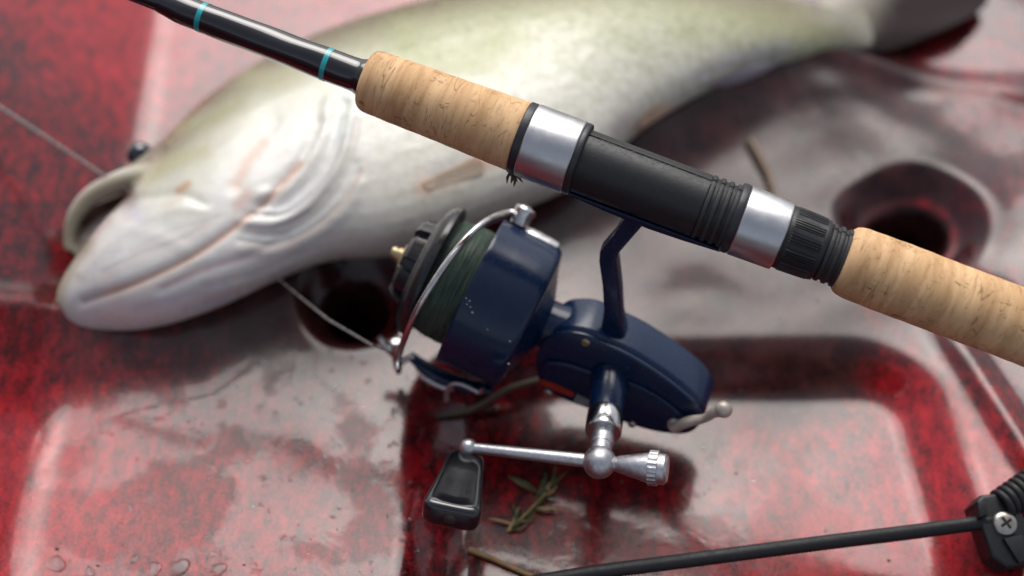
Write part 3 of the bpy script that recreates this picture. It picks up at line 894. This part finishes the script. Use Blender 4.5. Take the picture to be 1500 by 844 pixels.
kp = [(-7.22, 1.08), (-7.2, 1.16), (-7.1, 1.19), (-7.03, 1.19), (-7.0, 1.185), (-6.7, 1.20), (-6.3, 1.215), (-5.90, 1.225), (-5.84, 1.235), (-5.72, 1.23), (-5.64, 1.20)]
rpart('locking_nut', kp, 'seat', 360, rfun=knurl)
rpart('rear_threads', thread_profile(-8.75, -7.2, 1.125, 1.05, 5), 'seat_dusty', 180, rfun=slot)
rg_ = [(-8.02, 0.98), (-8.02, 1.10), (-8.06, 1.20), (-8.16, 1.29), (-8.32, 1.35), (-8.52, 1.38)] + [(-8.6 - k * 0.15, 1.385 + 0.01 * math.sin(k * 0.13)) for k in range(110)]
rpart('rear_grip', rg_, 'cork', 96, rfun=cork_r(5))

# ------------------------------------------------------------------ REEL
reel = thing('fishing_reel', 'dark blue spinning reel with green line and silver crank hanging under the rod', 'fishing reel', FRAME)
def reelp(name, bm, mat, parent=None, **kw):
    return obj(name, bm, M[mat] if isinstance(mat, str) else mat, parent or reel, **kw)
TM = Matrix.Translation(Vector(tuple(PIV * S_))) @ Matrix.Rotation(-TILT, 4, 'Y') @ Matrix.Translation(Vector(tuple(-PIV * S_)))
def tilted(o):
    o.matrix_basis = TM
    return o
H = -8.55                                                # reel axis below the rod axis
# foot and stem
bm = bmesh.new()
foot = [(3.2, -1.20), (3.2, -1.28), (2.2, -1.36), (0.9, -1.46), (-0.9, -1.50), (-2.2, -1.44), (-3.7, -1.32), (-3.7, -1.20)]
prism(bm, foot, -0.52, 0.62, 0.06)
reelp('foot', bm, 'navy')
bm = bmesh.new()
stem = []
for (x, y) in [(905, 314), (912, 322), (898, 345), (878, 368), (877, 384), (882, 420), (884, 455), (880, 476), (878, 500), (916, 516), (914, 488), (909, 465), (907, 430), (902, 385), (906, 372), (925, 350), (940, 333), (960, 326), (972, 328)]:
    p = inv(x, y, 0.38); stem.append((p[0], p[2]))
stem[0] = (stem[0][0], -1.4); stem[-1] = (stem[-1][0], -1.4)
prism(bm, stem, -0.38, 0.42, 0.13, 3)
reelp('stem', bm, 'navy', angle=50)
# gear housing
outl = [(792, 500), (814, 488), (848, 488), (876, 499), (923, 521), (972, 552), (1010, 582), (1026, 600), (1030, 616), (1020, 630), (1002, 637), (965, 634), (927, 624), (866, 601), (817, 582), (790, 560), (783, 533), (787, 515)]
def loc(pts, s):
    r = []
    for q in pts:
        p = inv(q[0], q[1], s); r.append((p[0], p[2]))
    return r
SF = 1.15
op = [tuple(q) for q in spline(loc(outl + [outl[0]], SF), 4)][:-1]
bm = bmesh.new(); prism(bm, op, -1.35, SF - 0.22, 0.34, 6)
body = reelp('gear_housing', bm, 'navy', angle=50)
ctr = np.mean(op, 0)
def inset(poly, k): return [tuple(ctr + (np.array(q) - ctr) * k) for q in poly]
bm = bmesh.new(); prism(bm, inset(op, 0.985), SF - 0.2, SF + 0.02, 0.07, 3)
plate = reelp('side_plate', bm, 'navy', angle=50)
inner = [(800, 529), (830, 533), (870, 546), (930, 563), (975, 588), (1002, 612), (1006, 624), (990, 629), (962, 626), (925, 616), (866, 593), (820, 574), (798, 556), (793, 540)]
ip = [tuple(q) for q in spline(loc(inner + [inner[0]], SF + .15), 4)][:-1]
bm = bmesh.new(); prism(bm, ip, SF, SF + 0.2, 0.07, 3)
reelp('raised_panel', bm, 'navy', plate, angle=50)
def disc_at(name, x, y, s, r, th, mat, parent, slotm=True):
    p = inv(x, y, s)
    bm = bmesh.new()
    lathe(bm, rounded(0, th, r, e=min(th, r) * 0.4), 24, 'Y', (p[0], s - th * 0.5, p[2]))
    o = reelp(name, bm, mat, parent)
    if slotm:
        bm = bmesh.new()
        prism(bm, [(p[0] - r * 0.8, p[2] - r * 0.12), (p[0] + r * 0.8, p[2] + r * 0.0), (p[0] + r * 0.8, p[2] + r * 0.2), (p[0] - r * 0.8, p[2] + r * 0.1)], s + th * 0.5 - 0.01, s + th * 0.5 + 0.004)
        if parent is reel: reelp('screw_slot', bm, 'hole', o)
        else: bm.free()
    return o
disc_at('screw', 858, 501, SF - 0.02, 0.19, 0.2, 'brass', reel)
disc_at('screw', 803, 574, SF + 0.1, 0.19, 0.3, 'steel', reel)
disc_at('screw', 926, 620, SF + 0.1, 0.17, 0.3, 'steel', reel)
# label strips on the lower edge of the plate
def strip(name, pts, s, mat):
    bm = bmesh.new(); prism(bm, loc(pts, s), s - 0.05, s + 0.012, 0); return reelp(name, bm, mat, plate)
strip('label_strip', [(792, 556), (812, 562), (841, 576), (839, 582), (812, 572), (793, 563)], SF + 0.22, 'red_label')
strip('label_strip', [(845, 578), (868, 588), (866, 598), (840, 588)], SF + 0.22, 'grey_label')
# neck and rotor cup
bm = bmesh.new(); lathe(bm, [(0.0, 1.12), (1.2, 1.12), (1.5, 1.05), (2.6, 1.0)], 64, 'X', (0, -0.1, H + 0.1))
tilted(reelp('neck', bm, 'navy'))
bm = bmesh.new()
cup = [(1.75, 0.95), (1.85, 1.15), (2.05, 1.7), (2.3, 2.35), (2.40, 2.75), (2.46, 2.95), (2.58, 3.05), (2.72, 3.08), (3.2, 3.10), (4.2, 3.12), (5.10, 3.13), (5.22, 3.14), (5.26, 3.12), (5.26, 3.03), (5.2, 3.0), (3.2, 2.9), (2.9, 2.0), (2.9, 0.9)]
cup = [(a, r * 1.05) for a, r in cup]
lathe(bm, cup, 128, 'X', (0, 0, H), cap=False)
cupo = tilted(reelp('rotor_cup', bm, 'navy'))
rr_ = random.Random(3)
for k, (x, y, r) in enumerate([(683, 437, .03), (688, 441, .035), (684, 446, .03), (689, 450, .03), (692, 458, .05), (747, 500, .04), (745, 533, .05), (714, 483, .03)]):
    p = onaxis_radius(x, y, H, 3.28)
    bm = bmesh.new(); sphere(bm, p, r, (1.2, 0.8, 0.8), 8, 6)
    reelp('paint_chip', bm, 'cream', cupo)
# spool
bm = bmesh.new()
sp = [(4.3, 2.2), (4.3, 2.9), (4.42, 2.92), (4.5, 2.85)]
lathe(bm, [(3.4, 1.2), (5.0, 1.2), (6.9, 1.3)], 48, 'X', (0, 0, H))
spool = tilted(reelp('spool', bm, 'black_spool'))
bm = bmesh.new()
lathe(bm, [(6.86, 1.2), (6.86, 2.62), (6.84, 2.80), (6.88, 2.90), (6.98, 2.98), (7.12, 2.98), (7.24, 2.92), (7.46, 2.72), (7.52, 2.60), (7.52, 2.42), (7.46, 2.34), (7.42, 1.3), (7.42, 0.3)], 96, 'X', (0, 0, H))
reelp('spool_rim', bm, 'black_spool', spool)
bm = bmesh.new()
prof = [(3.6, 1.5)]
N = 56
rg = random.Random(9)
for k in range(N):
    a = 3.6 + (6.88 - 3.6) * k / N
    base_r = 2.62 - 0.10 * max(0, (a - 5.6)) ** 1.5 + rg.uniform(-.012, .012) - (0.10 if k > N - 3 else 0)
    dl = (6.88 - 3.6) / N
    prof += [(a, base_r - 0.035), (a + dl * 0.3, base_r), (a + dl * 0.7, base_r)]
prof.append((6.88, 1.5))
ph = [rg.uniform(0, 6.28) for _ in range(4)]
lathe(bm, prof, 96, 'X', (0, 0, H), rfun=lambda a, t: 1 + 0.006 * math.sin(t * 2 + ph[0] + a * 2) + 0.003 * math.sin(5 * t + a * 9))
reelp('wound_line', bm, 'wound', spool, angle=60)
# front cap: stepped drag knob with wings, brass button
bm = bmesh.new()
lathe(bm, [(7.3, 2.3), (7.55, 2.28), (7.66, 2.14), (7.66, 1.3)], 64, 'X', (0, 0, H))
reelp('drag_plate', bm, 'black_spool', spool)
bm = bmesh.new()
def lobes(a, t): return 1.0 if (math.degrees(t) % 45) < 29 else 0.84
lathe(bm, [(7.50, 1.80), (7.62, 1.94), (8.15, 1.84), (8.32, 1.64), (8.32, 0.5)], 192, 'X', (0, 0, H), rfun=lobes)
drag = tilted(reelp('drag_knob', bm, 'black_spool'))
bm = bmesh.new()
lathe(bm, [(8.2, 0.66), (8.42, 0.64), (8.48, 0.55), (8.48, 0.3)], 48, 'X', (0, 0, H))
reelp('knob_collar', bm, 'brass', drag)
bm = bmesh.new()
lathe(bm, [(8.4, 0.34), (8.66, 0.33), (8.68, 0.25), (8.86, 0.27), (8.96, 0.22), (8.98, 0.1)], 32, 'X', (0, 0, H))
tilted(reelp('release_button', bm, 'brass'))
# bail
wire_px = [(768, 312), (742, 312), (716, 322), (692, 340), (668, 367), (646, 397), (625, 430), (607, 462), (593, 495), (584, 522), (583, 542)]
wr = [3.55, 3.5, 3.55, 3.6, 3.65, 3.7, 3.7, 3.65, 3.6, 3.5, 3.4]
wp_ = [onaxis_radius(x, y, H, r) for (x, y), r in zip(wire_px, wr)]
wire_pts = spline(wp_, 6)
bm = bmesh.new(); tube(bm, wire_pts, 0.135, 14)
bail = tilted(reelp('bail_wire', bm, 'chrome'))
piv = wp_[0]
bm = bmesh.new()
nrm = Vector((0, piv[1], piv[2] - H)).normalized()
def along(bm, p, d, prof, n=32):
    """lathe profile along direction d from p"""
    d = Vector(d).normalized(); x = d.orthogonal().normalized(); y = d.cross(x)
    rings = []
    for a, r in prof:
        rings.append([bm.verts.new(Vector(tuple(p)) + d * a + x * r * math.cos(2 * math.pi * k / n) + y * r * math.sin(2 * math.pi * k / n)) for k in range(n)])
    for i in range(len(rings) - 1):
        for k in range(n): bm.faces.new((rings[i][k], rings[i][(k + 1) % n], rings[i + 1][(k + 1) % n], rings[i + 1][k]))
    bm.faces.new(rings[0][::-1]); bm.faces.new(rings[-1])
along(bm, piv, nrm, [(-0.55, 0.40), (-0.1, 0.42), (0.0, 0.47), (0.16, 0.47), (0.24, 0.40), (0.24, 0.2)])
reelp('bail_pivot', bm, 'chrome', bail)
bm = bmesh.new()
along(bm, Vector(tuple(piv)) + nrm * 0.2, nrm, [(0, 0.26), (0.08, 0.25), (0.12, 0.16)])
reelp('pivot_screw', bm, 'steel', bail)
# bracket of the bail on the cup, upper side, and a guard strip behind it
bm = bmesh.new()
g = []
th0 = math.atan2(piv[2] - H, piv[1])
arc_pts = []
for a in np.linspace(2.75, 4.3, 8):
    arc_pts.append((a, 3.2 * math.cos(th0), H + 3.2 * math.sin(th0)))
tube(bm, arc_pts, [0.30, 0.34, 0.36, 0.36, 0.38, 0.38, 0.36, 0.3], 16, 0.6)
reelp('bail_bracket', bm, 'chrome', bail)
# line roller and lower arm
def rp(x, y, s): return inv(x, y, s)
bm = bmesh.new()
tube(bm, spline([rp(556, 494, 1.0), rp(562, 503, 1.0), rp(575, 515, 1.1), rp(588, 528, 1.1), rp(604, 522, 1.0)], 5), [0.14, .2, .21, .17, .12], 14)
reelp('roller_arm', bm, 'chrome')
bm = bmesh.new()
tube(bm, [rp(580, 500, 1.2), rp(581, 512, 1.2), rp(583, 534, 1.2), rp(584, 546, 1.2)], [0.2, 0.26, 0.22, 0.12], 16)
reelp('line_roller', bm, 'chrome')
bm = bmesh.new()
tube(bm, spline([rp(600, 520, .8), rp(622, 538, 1.0), rp(650, 553, 1.3), rp(690, 566, 1.5), rp(722, 570, 1.4)], 5), [0.22, 0.36, 0.42, 0.42, 0.3], 16, 0.6)
reelp('lower_arm', bm, 'navy')
bm = bmesh.new()
tube(bm, spline([rp(617, 552, 1.6), rp(632, 560, 1.7), rp(650, 568, 1.75), rp(664, 570, 1.8)], 5), [0.10, 0.15, 0.15, 0.1], 12)
tube(bm, spline([rp(654, 586, 1.9), rp(655, 575, 1.9), rp(662, 564, 1.9), rp(676, 563, 1.9), rp(694, 571, 1.9), rp(702, 575, 1.9), rp(709, 570, 1.9)], 5), [0.14, 0.12, 0.10, 0.10, 0.10, 0.11, 0.12], 12)
reelp('trip_lever', bm, 'alloy')
# crank: boss, collar, shaft, hub, arm, counterweight, knob
boss_c = inv(893, 560, SF + 0.2)
A0 = Vector(tuple(boss_c)); A1 = Vector(tuple(inv(878, 677, 5.6)))
ax = (A1 - A0).normalized(); Lc = (A1 - A0).length
# keep the shaft along the side axis of the reel
bm = bmesh.new(); along(bm, A0, ax, [(-0.2, 0.86), (0.1, 0.82), (0.3, 0.78), (1.7, 0.70), (1.78, 0.66)], 48); reelp('crank_boss', bm, 'navy')
bm = bmesh.new(); along(bm, A0, ax, [(1.72, 0.70), (1.78, 0.735), (2.15, 0.745), (2.7, 0.735), (2.78, 0.70), (2.78, 0.4)], 8 * 6); reelp('crank_collar', bm, 'chrome')
bm = bmesh.new(); along(bm, A0, ax, [(2.7, 0.42), (3.0, 0.44), (3.6, 0.43), (Lc - 0.45, 0.41), (Lc - 0.3, 0.3)], 32); crank = reelp('crank_shaft', bm, 'alloy')
bm = bmesh.new(); along(bm, A0, ax, [(2.95, 0.455), (3.05, 0.475), (3.35, 0.475), (3.45, 0.455)], 32); reelp('shaft_ring', bm, 'alloy', crank)
bm = bmesh.new(); sphere(bm, A1, 0.66, (1, 1, 1), 32, 24); reelp('crank_hub', bm, 'alloy')
hubd = A1
dh = 5.6
pE = Vector(tuple(inv(686, 655, 5.9)))
bm = bmesh.new(); dd = pE - hubd
along(bm, hubd, dd, [(0.4, 0.235), (0.6, 0.27), (0.9, 0.275), (dd.length - 0.5, 0.215), (dd.length - 0.15, 0.21)], 32); reelp('crank_arm', bm, 'alloy')
bm = bmesh.new(); sphere(bm, pE, 0.36, (1, 1, 1), 24, 18); reelp('arm_end', bm, 'alloy')
pW = Vector(tuple(inv(978, 688, 5.4)))
bm = bmesh.new(); dw = pW - hubd; Lw = dw.length
along(bm, hubd, dw, [(0.45, 0.27), (0.62, 0.30), (0.66, 0.27), (0.75, 0.33), (Lw * 0.5, 0.46), (Lw - 0.75, 0.60), (Lw - 0.72, 0.60), (Lw - 0.4, 0.62), (Lw - 0.1, 0.60), (Lw, 0.5), (Lw, 0.2)], 40); cw = reelp('counterweight', bm, 'alloy')
bm = bmesh.new()
dwn = dw.normalized(); xx = dwn.orthogonal().normalized(); yy = dwn.cross(xx)
rings = []
n = 72
for a, k in ((Lw - 0.74, 0.62), (Lw - 0.72, 0.68), (Lw - 0.38, 0.68), (Lw - 0.36, 0.62)):
    rings.append([bm.verts.new(hubd + dwn * a + (xx * math.cos(2 * math.pi * j / n) + yy * math.sin(2 * math.pi * j / n)) * (k + (0.02 if j % 3 == 0 else 0))) for j in range(n)])
for i in range(3):
    for j in range(n): bm.faces.new((rings[i][j], rings[i][(j + 1) % n], rings[i + 1][(j + 1) % n], rings[i + 1][j]))
reelp('knurled_band', bm, 'alloy', cw, angle=20)
# knob: flat tapered paddle from the arm end towards the viewer
kaxis0 = Vector(tuple(inv(684, 670, 6.0))); kaxis1 = Vector(tuple(inv(660, 757, 9.3)))
kd = (kaxis1 - kaxis0); kl = kd.length; kd.normalize()
Vl = Vector((float(np.array([0, 1, 0]) @ np.array([0, 0, 0])), 0, 0))
vloc = Vector((float(V @ R), float(V @ Sd), float(V @ U)))
kx = kd.cross(vloc).normalized(); ky = kx.cross(kd).normalized()
bm = bmesh.new()
secs = [(0.0, 0.48, 0.30, 0.0), (0.03, 0.60, 0.36, 0.0), (0.10, 0.68, 0.42, 0.0), (0.35, 0.77, 0.46, 0.02), (0.55, 0.86, 0.50, 0.03), (0.78, 0.97, 0.56, 0.02), (0.90, 1.02, 0.60, 0.0), (0.97, 1.01, 0.60, 0.0), (1.02, 0.92, 0.54, 0.0), (1.045, 0.70, 0.40, 0.0)]
rings = []
n = 56
for f, w, tk, sh in secs:
    c0 = kaxis0 + kd * kl * f
    ring = []
    for j in range(n):
        t = 2 * math.pi * j / n
        cx = math.copysign(abs(math.cos(t)) ** 0.45, math.cos(t)); sy = math.copysign(abs(math.sin(t)) ** 0.45, math.sin(t))
        dent = 1 - 0.22 * math.exp(-(cx / 0.55) ** 2) * (1 if 0.1 < f < 0.93 else 0)
        ring.append(bm.verts.new(c0 + kx * (cx * w * 1.12) + ky * (sy * tk * dent)))
    rings.append(ring)
for i in range(len(rings) - 1):
    for j in range(n): bm.faces.new((rings[i][j], rings[i][(j + 1) % n], rings[i + 1][(j + 1) % n], rings[i + 1][j]))
bm.faces.new(rings[0][::-1]); bm.faces.new(rings[-1])
knob = reelp('crank_knob', bm, 'knob', angle=50)
bm = bmesh.new(); along(bm, kaxis0 + kd * kl * 1.04, kd, [(-0.05, 0.24), (0.03, 0.24), (0.06, 0.2)], 24); ks = reelp('knob_screw', bm, 'dark_steel', knob)
bm = bmesh.new(); along(bm, kaxis0 - kd * 0.5, kd, [(0, 0.2), (0.7, 0.2)], 20); reelp('knob_pin', bm, 'alloy', knob)
# anti-reverse lever at the tail
p0 = Vector(tuple(inv(988, 626, SF + 0.35))); p1 = Vector(tuple(inv(1060, 600, SF + 0.6)))
bm = bmesh.new()
along(bm, p0 + Vector((0, -.2, 0)), (0, 1, 0), [(-0.2, 0.34), (0.12, 0.34), (0.2, 0.28), (0.2, 0.12)], 28)
tube(bm, spline([p0, Vector(tuple(inv(1008, 618, SF + .45))), Vector(tuple(inv(1032, 613, SF + .5))), Vector(tuple(inv(1046, 604, SF + .5))), p1], 5), [0.3, 0.28, 0.22, 0.28, 0.34], 14, 0.8)
sphere(bm, p1, 0.36, (1, 1, 0.9))
lev = reelp('reverse_lever', bm, 'cream')
bm = bmesh.new(); along(bm, p0 + Vector((0, 0.0, 0)), (0, 1, 0), [(-0.02, 0.16), (0.06, 0.16), (0.09, 0.1)], 20); reelp('lever_screw', bm, 'steel', lev)

# ------------------------------------------------------------------ fishing line from the roller, over the fish, out to the left
rw = FRAME @ Vector(tuple(np.array(rp(578, 518, 1.3)) * S_))
rw = np.array(rw) / S_
bm = bmesh.new()
L0 = atd(545, 506, 60.0)
pts = [rw, L0, atd(480, 468, 61.2), skin_at(400, 400, -0.5), skin_at(350, 378, -0.8), skin_at(300, 345, -1.0), skin_at(235, 303, -1.0), skin_at(175, 270, -0.4), atd(0, 157, 66), atd(-250, -8, 69)]
tube(bm, [p for p in pts], [0.045, 0.05, 0.05, 0.022, 0.018, 0.018, 0.02, 0.06, 0.09, 0.09], 8)
ln = obj('fishing_line', bm, M['mono']); tag(ln, 'thin pale fishing line stretched from the reel roller across the fish head', 'fishing line')

# ------------------------------------------------------------------ bungee cord and its fitting
bm = bmesh.new()
cpts = spline([at(700, 868, 0.0), at(850, 842, 0.6), at(1000, 822, 0.9), at(1200, 796, 1.1), at(1330, 780, 1.2), at(1450, 764, 1.3)], 60)
tube(bm, cpts, [0.285 + 0.022 * (k % 2) for k in range(len(cpts))], 20)
cord = obj('bungee_cord', bm, M['rubber'], angle=60); tag(cord, 'black ribbed bungee cord stretched across the bottom right of the deck', 'cord')
FC = at(1462, 776, 1.1)
fmx = Matrix.Translation(Vector(tuple(FC * S_))) @ Matrix.Rotation(math.radians(14), 4, 'Z') @ Matrix.Rotation(math.radians(18), 4, 'X')
clip = thing('cord_fitting', 'black plastic cord fitting with a cross-head screw at the right edge', 'fitting', fmx)
bm = bmesh.new()
prism(bm, [(-0.75, 1.15), (-0.3, 1.45), (0.75, 1.35), (1.05, 0.9), (1.15, -1.2), (0.7, -1.6), (-0.35, -1.55), (-0.8, -1.0)], -0.9, 0.35, 0.16, 3, plane='XY')
obj('housing', bm, M['seat'], clip)
bm = bmesh.new()
prism(bm, [(-0.15, -0.45), (0.62, -0.45), (0.75, -1.45), (0.1, -1.5)], 0.3, 0.55, 0.06, 2, plane='XY')
obj('tab', bm, M['seat'], clip)
bm = bmesh.new()
prism(bm, [(-0.85, 0.55), (-0.45, 0.6), (-0.35, 1.1), (-0.7, 1.2)], -0.6, 0.60, 0.08, 2, plane='XY')
obj('cheek', bm, M['seat'], clip)
bm = bmesh.new()
lathe(bm, [(0.33, 0.50), (0.42, 0.50), (0.50, 0.44), (0.54, 0.3), (0.55, 0.1)], 32, 'Z', (0.18, 0.12, 0))
scr = obj('screw', bm, M['steel'], clip)
bm = bmesh.new()
for an in (20, 110):
    c_, s_ = math.cos(math.radians(an)), math.sin(math.radians(an))
    q = [(0.18 + u * c_ - v * s_, 0.12 + u * s_ + v * c_) for u, v in ((-0.26, -0.055), (0.26, -0.055), (0.26, 0.055), (-0.26, 0.055))]
    prism(bm, q, 0.50, 0.557 + (0.003 if an > 90 else 0), 0, plane='XY')
obj('cross_slot', bm, M['hole'], scr)
# coiled leash beside it
bm = bmesh.new()
c0, c1 = at(1466, 742, 1.4), at(1540, 690, 1.5)
ax_ = (c1 - c0); ln_ = np.linalg.norm(ax_); ax_ /= ln_
e1 = np.cross(ax_, [0, 0, 1]); e1 /= np.linalg.norm(e1); e2 = np.cross(e1, ax_)
turns = 9
hp = [c0 + ax_ * ln_ * k / 216 + (e1 * math.cos(2 * math.pi * turns * k / 216) + e2 * math.sin(2 * math.pi * turns * k / 216)) * 0.55 for k in range(217)]
tube(bm, hp, 0.16, 10)
co_ = obj('coiled_cord', bm, M['rubber'], angle=60); tag(co_, 'tight coil of black cord behind the fitting at the right edge', 'cord')

# ------------------------------------------------------------------ weed, straw, twig, droplets, debris
def blade(bm, pts, w, th=0.03):
    P = spline(pts, 5)
    rad = [w * math.sin(math.pi * min(1, (k + 1) / (len(P) + 1)) ** 0.8) + 0.01 for k in range(len(P))]
    tube(bm, P, rad, 8, 0.35)
def dz(p, h=0.08):
    return np.array([p[0], p[1], float(deck_z(np.array([p[0]]), np.array([p[1]]))[0]) + h])
def dk(x, y, h=0.08):
    z = 0
    for _ in range(8):
        p = at(x, y, z); z = float(deck_z(np.array([p[0]]), np.array([p[1]]))[0]) + h
    return at(x, y, z)
weed = thing('water_weed', 'small green sprig of water weed on the red deck beneath the crank', 'weed', Matrix.Translation(Vector(tuple(dk(775, 745) * S_))))
def wp2(x, y, h=0.1): return dk(x, y, h) - dk(775, 745)
rgw = random.Random(5)
for k in range(26):
    f = rgw.random()
    bx, by = 742 + 62 * f + rgw.uniform(-5, 5), 782 - 64 * f + rgw.uniform(-5, 5)
    an = rgw.gauss(-0.85, 0.55); ll_ = rgw.uniform(16, 44)
    if k in (3, 4): bx, by, an, ll_ = 788, 722, 3.65, 50
    ex, ey = bx + ll_ * math.cos(an), by + ll_ * math.sin(an)
    mx, my = (bx + ex) / 2 + rgw.uniform(-5, 5), (by + ey) / 2 + rgw.uniform(-4, 4)
    bm = bmesh.new(); blade(bm, [wp2(bx, by, .08), wp2(mx, my, rgw.uniform(.1, .3)), wp2(ex, ey, rgw.uniform(.06, .25))], rgw.uniform(.03, .08))
    obj('leaf', bm, M['weed'] if k % 4 else M['straw'], weed)
bm = bmesh.new(); tube(bm, spline([wp2(745, 778, .12), wp2(775, 748, .3), wp2(800, 722, .25)], 5), 0.05, 8); obj('stem', bm, M['straw'], weed)
bm = bmesh.new(); tube(bm, spline([dk(687, 805, .12), dk(720, 818, .16), dk(760, 836, .14), dk(820, 862, .12)], 6), [0.13, 0.11, 0.1, 0.1], 10)
tag(obj('dry_stem', bm, M['straw']), 'straw coloured dry stem lying at the bottom edge below the weed', 'plant stem')
bm = bmesh.new(); tube(bm, spline([dk(1098, 205, .2), dk(1113, 232, .22), dk(1128, 262, .22), dk(1138, 300, .2)], 6), [0.22, 0.24, 0.2, 0.16], 10)
tag(obj('twig', bm, M['drab_twig']), 'blurred tan twig on the deck behind the reel seat', 'twig')
bm = bmesh.new(); tube(bm, spline([dk(640, 610, .15), dk(672, 606, .2), dk(700, 596, .3), (dk(745, 570, .6)), dk(790, 556, .5)], 6), [0.1, 0.12, 0.13, 0.14, 0.12], 10)
tag(obj('curved_band', bm, M['drab']), 'dull curved band added on the deck under the reel', 'plant stem')  # tube added to stand in for a blurred grey band
bm = bmesh.new()
q0 = np.array([4.75, 0.55, -1.40]); rg = random.Random(2)
for k in range(7):
    a = q0 + np.array([rg.uniform(-.15, .15), rg.uniform(-.1, .1), 0.1]); b = a + np.array([rg.uniform(-.45, .1), rg.uniform(-.1, .35), rg.uniform(-.5, -.25)])
    tube(bm, [a, (a + b) / 2 + np.array([rg.uniform(-.06, .06)] * 3), b], [0.05, 0.06, 0.015], 6)
dbt = obj('weed_scrap', bm, M['drab']); dbt.matrix_world = FRAME; tag(dbt, 'tiny dark scrap of weed stuck under the metal ring by the cork', 'weed')

# water lying on the deck: beads and thin irregular puddle rims
wmat = Mat('water', Roughness=0.03, IOR=1.33); wmat.set('Transmission Weight', 1.0); wmat.set('Base Color', (1, 1, 1))
bm = bmesh.new()
rg = random.Random(11)
def dome(x, y, r, h, irr=0.15):
    c = dk(x, y, 0)
    n = 20; ph = [rg.uniform(0, 6.28) for _ in range(3)]
    rings = []
    for k in range(5):
        t = k / 5 * math.pi / 2
        ring = []
        for j in range(n):
            an = 2 * math.pi * j / n
            rr = r * (1 + irr * math.sin(2 * an + ph[0]) + irr * 0.6 * math.sin(3 * an + ph[1])) * math.cos(t)
            xx, yy = c[0] + rr * math.cos(an), c[1] + rr * math.sin(an)
            ring.append(bm.verts.new((xx, yy, c[2] - 0.01 + h * math.sin(t))))
        rings.append(ring)
    for i in range(4):
        for j in range(n): bm.faces.new((rings[i][j], rings[i][(j + 1) % n], rings[i + 1][(j + 1) % n], rings[i + 1][j]))
    bm.faces.new(rings[-1]); bm.faces.new(rings[0][::-1])
for x, y, r in [(82, 826, 0.55), (130, 838, 0.35), (158, 832, 0.16), (225, 835, 0.5), (262, 832, 0.6), (320, 835, 0.45), (190, 745, 0.22), (196, 820, 0.3), (312, 812, 0.2), (1030, 655, 0.15),
                (370, 742, 0.16), (600, 760, 0.12), (760, 628, 0.16), (530, 596, 0.12), (1315, 710, 0.12), (860, 770, 0.22), (845, 690, 0.1)]:
    dome(x, y, r * 0.7, r * 0.10)
for k in range(60):
    x, y = rg.uniform(40, 640), rg.uniform(560, 840)
    if rg.random() < 0.4: x, y = rg.uniform(640, 1480), rg.uniform(560, 840)
    dome(x, y, rg.choice([0.04, 0.05, 0.07, 0.1]), 0.02, 0.1)
wd = obj('water_drops', bm, wmat.m, angle=60)
tag(wd, 'clear water drops and beads lying on the red deck', kind='stuff')
bm = bmesh.new()
for k in range(160):
    x, y = rg.uniform(10, 1490), rg.uniform(150, 840)
    c = dk(x, y, 0.02); r = rg.choice([0.02, 0.03, 0.03, 0.05])
    sphere(bm, c, r, (rg.uniform(.8, 1.8), rg.uniform(.6, 1.4), 0.5), 6, 4)
dr = obj('grit', bm, M['drab'])
tag(dr, 'scattered specks of grit on the wet deck', kind='stuff')
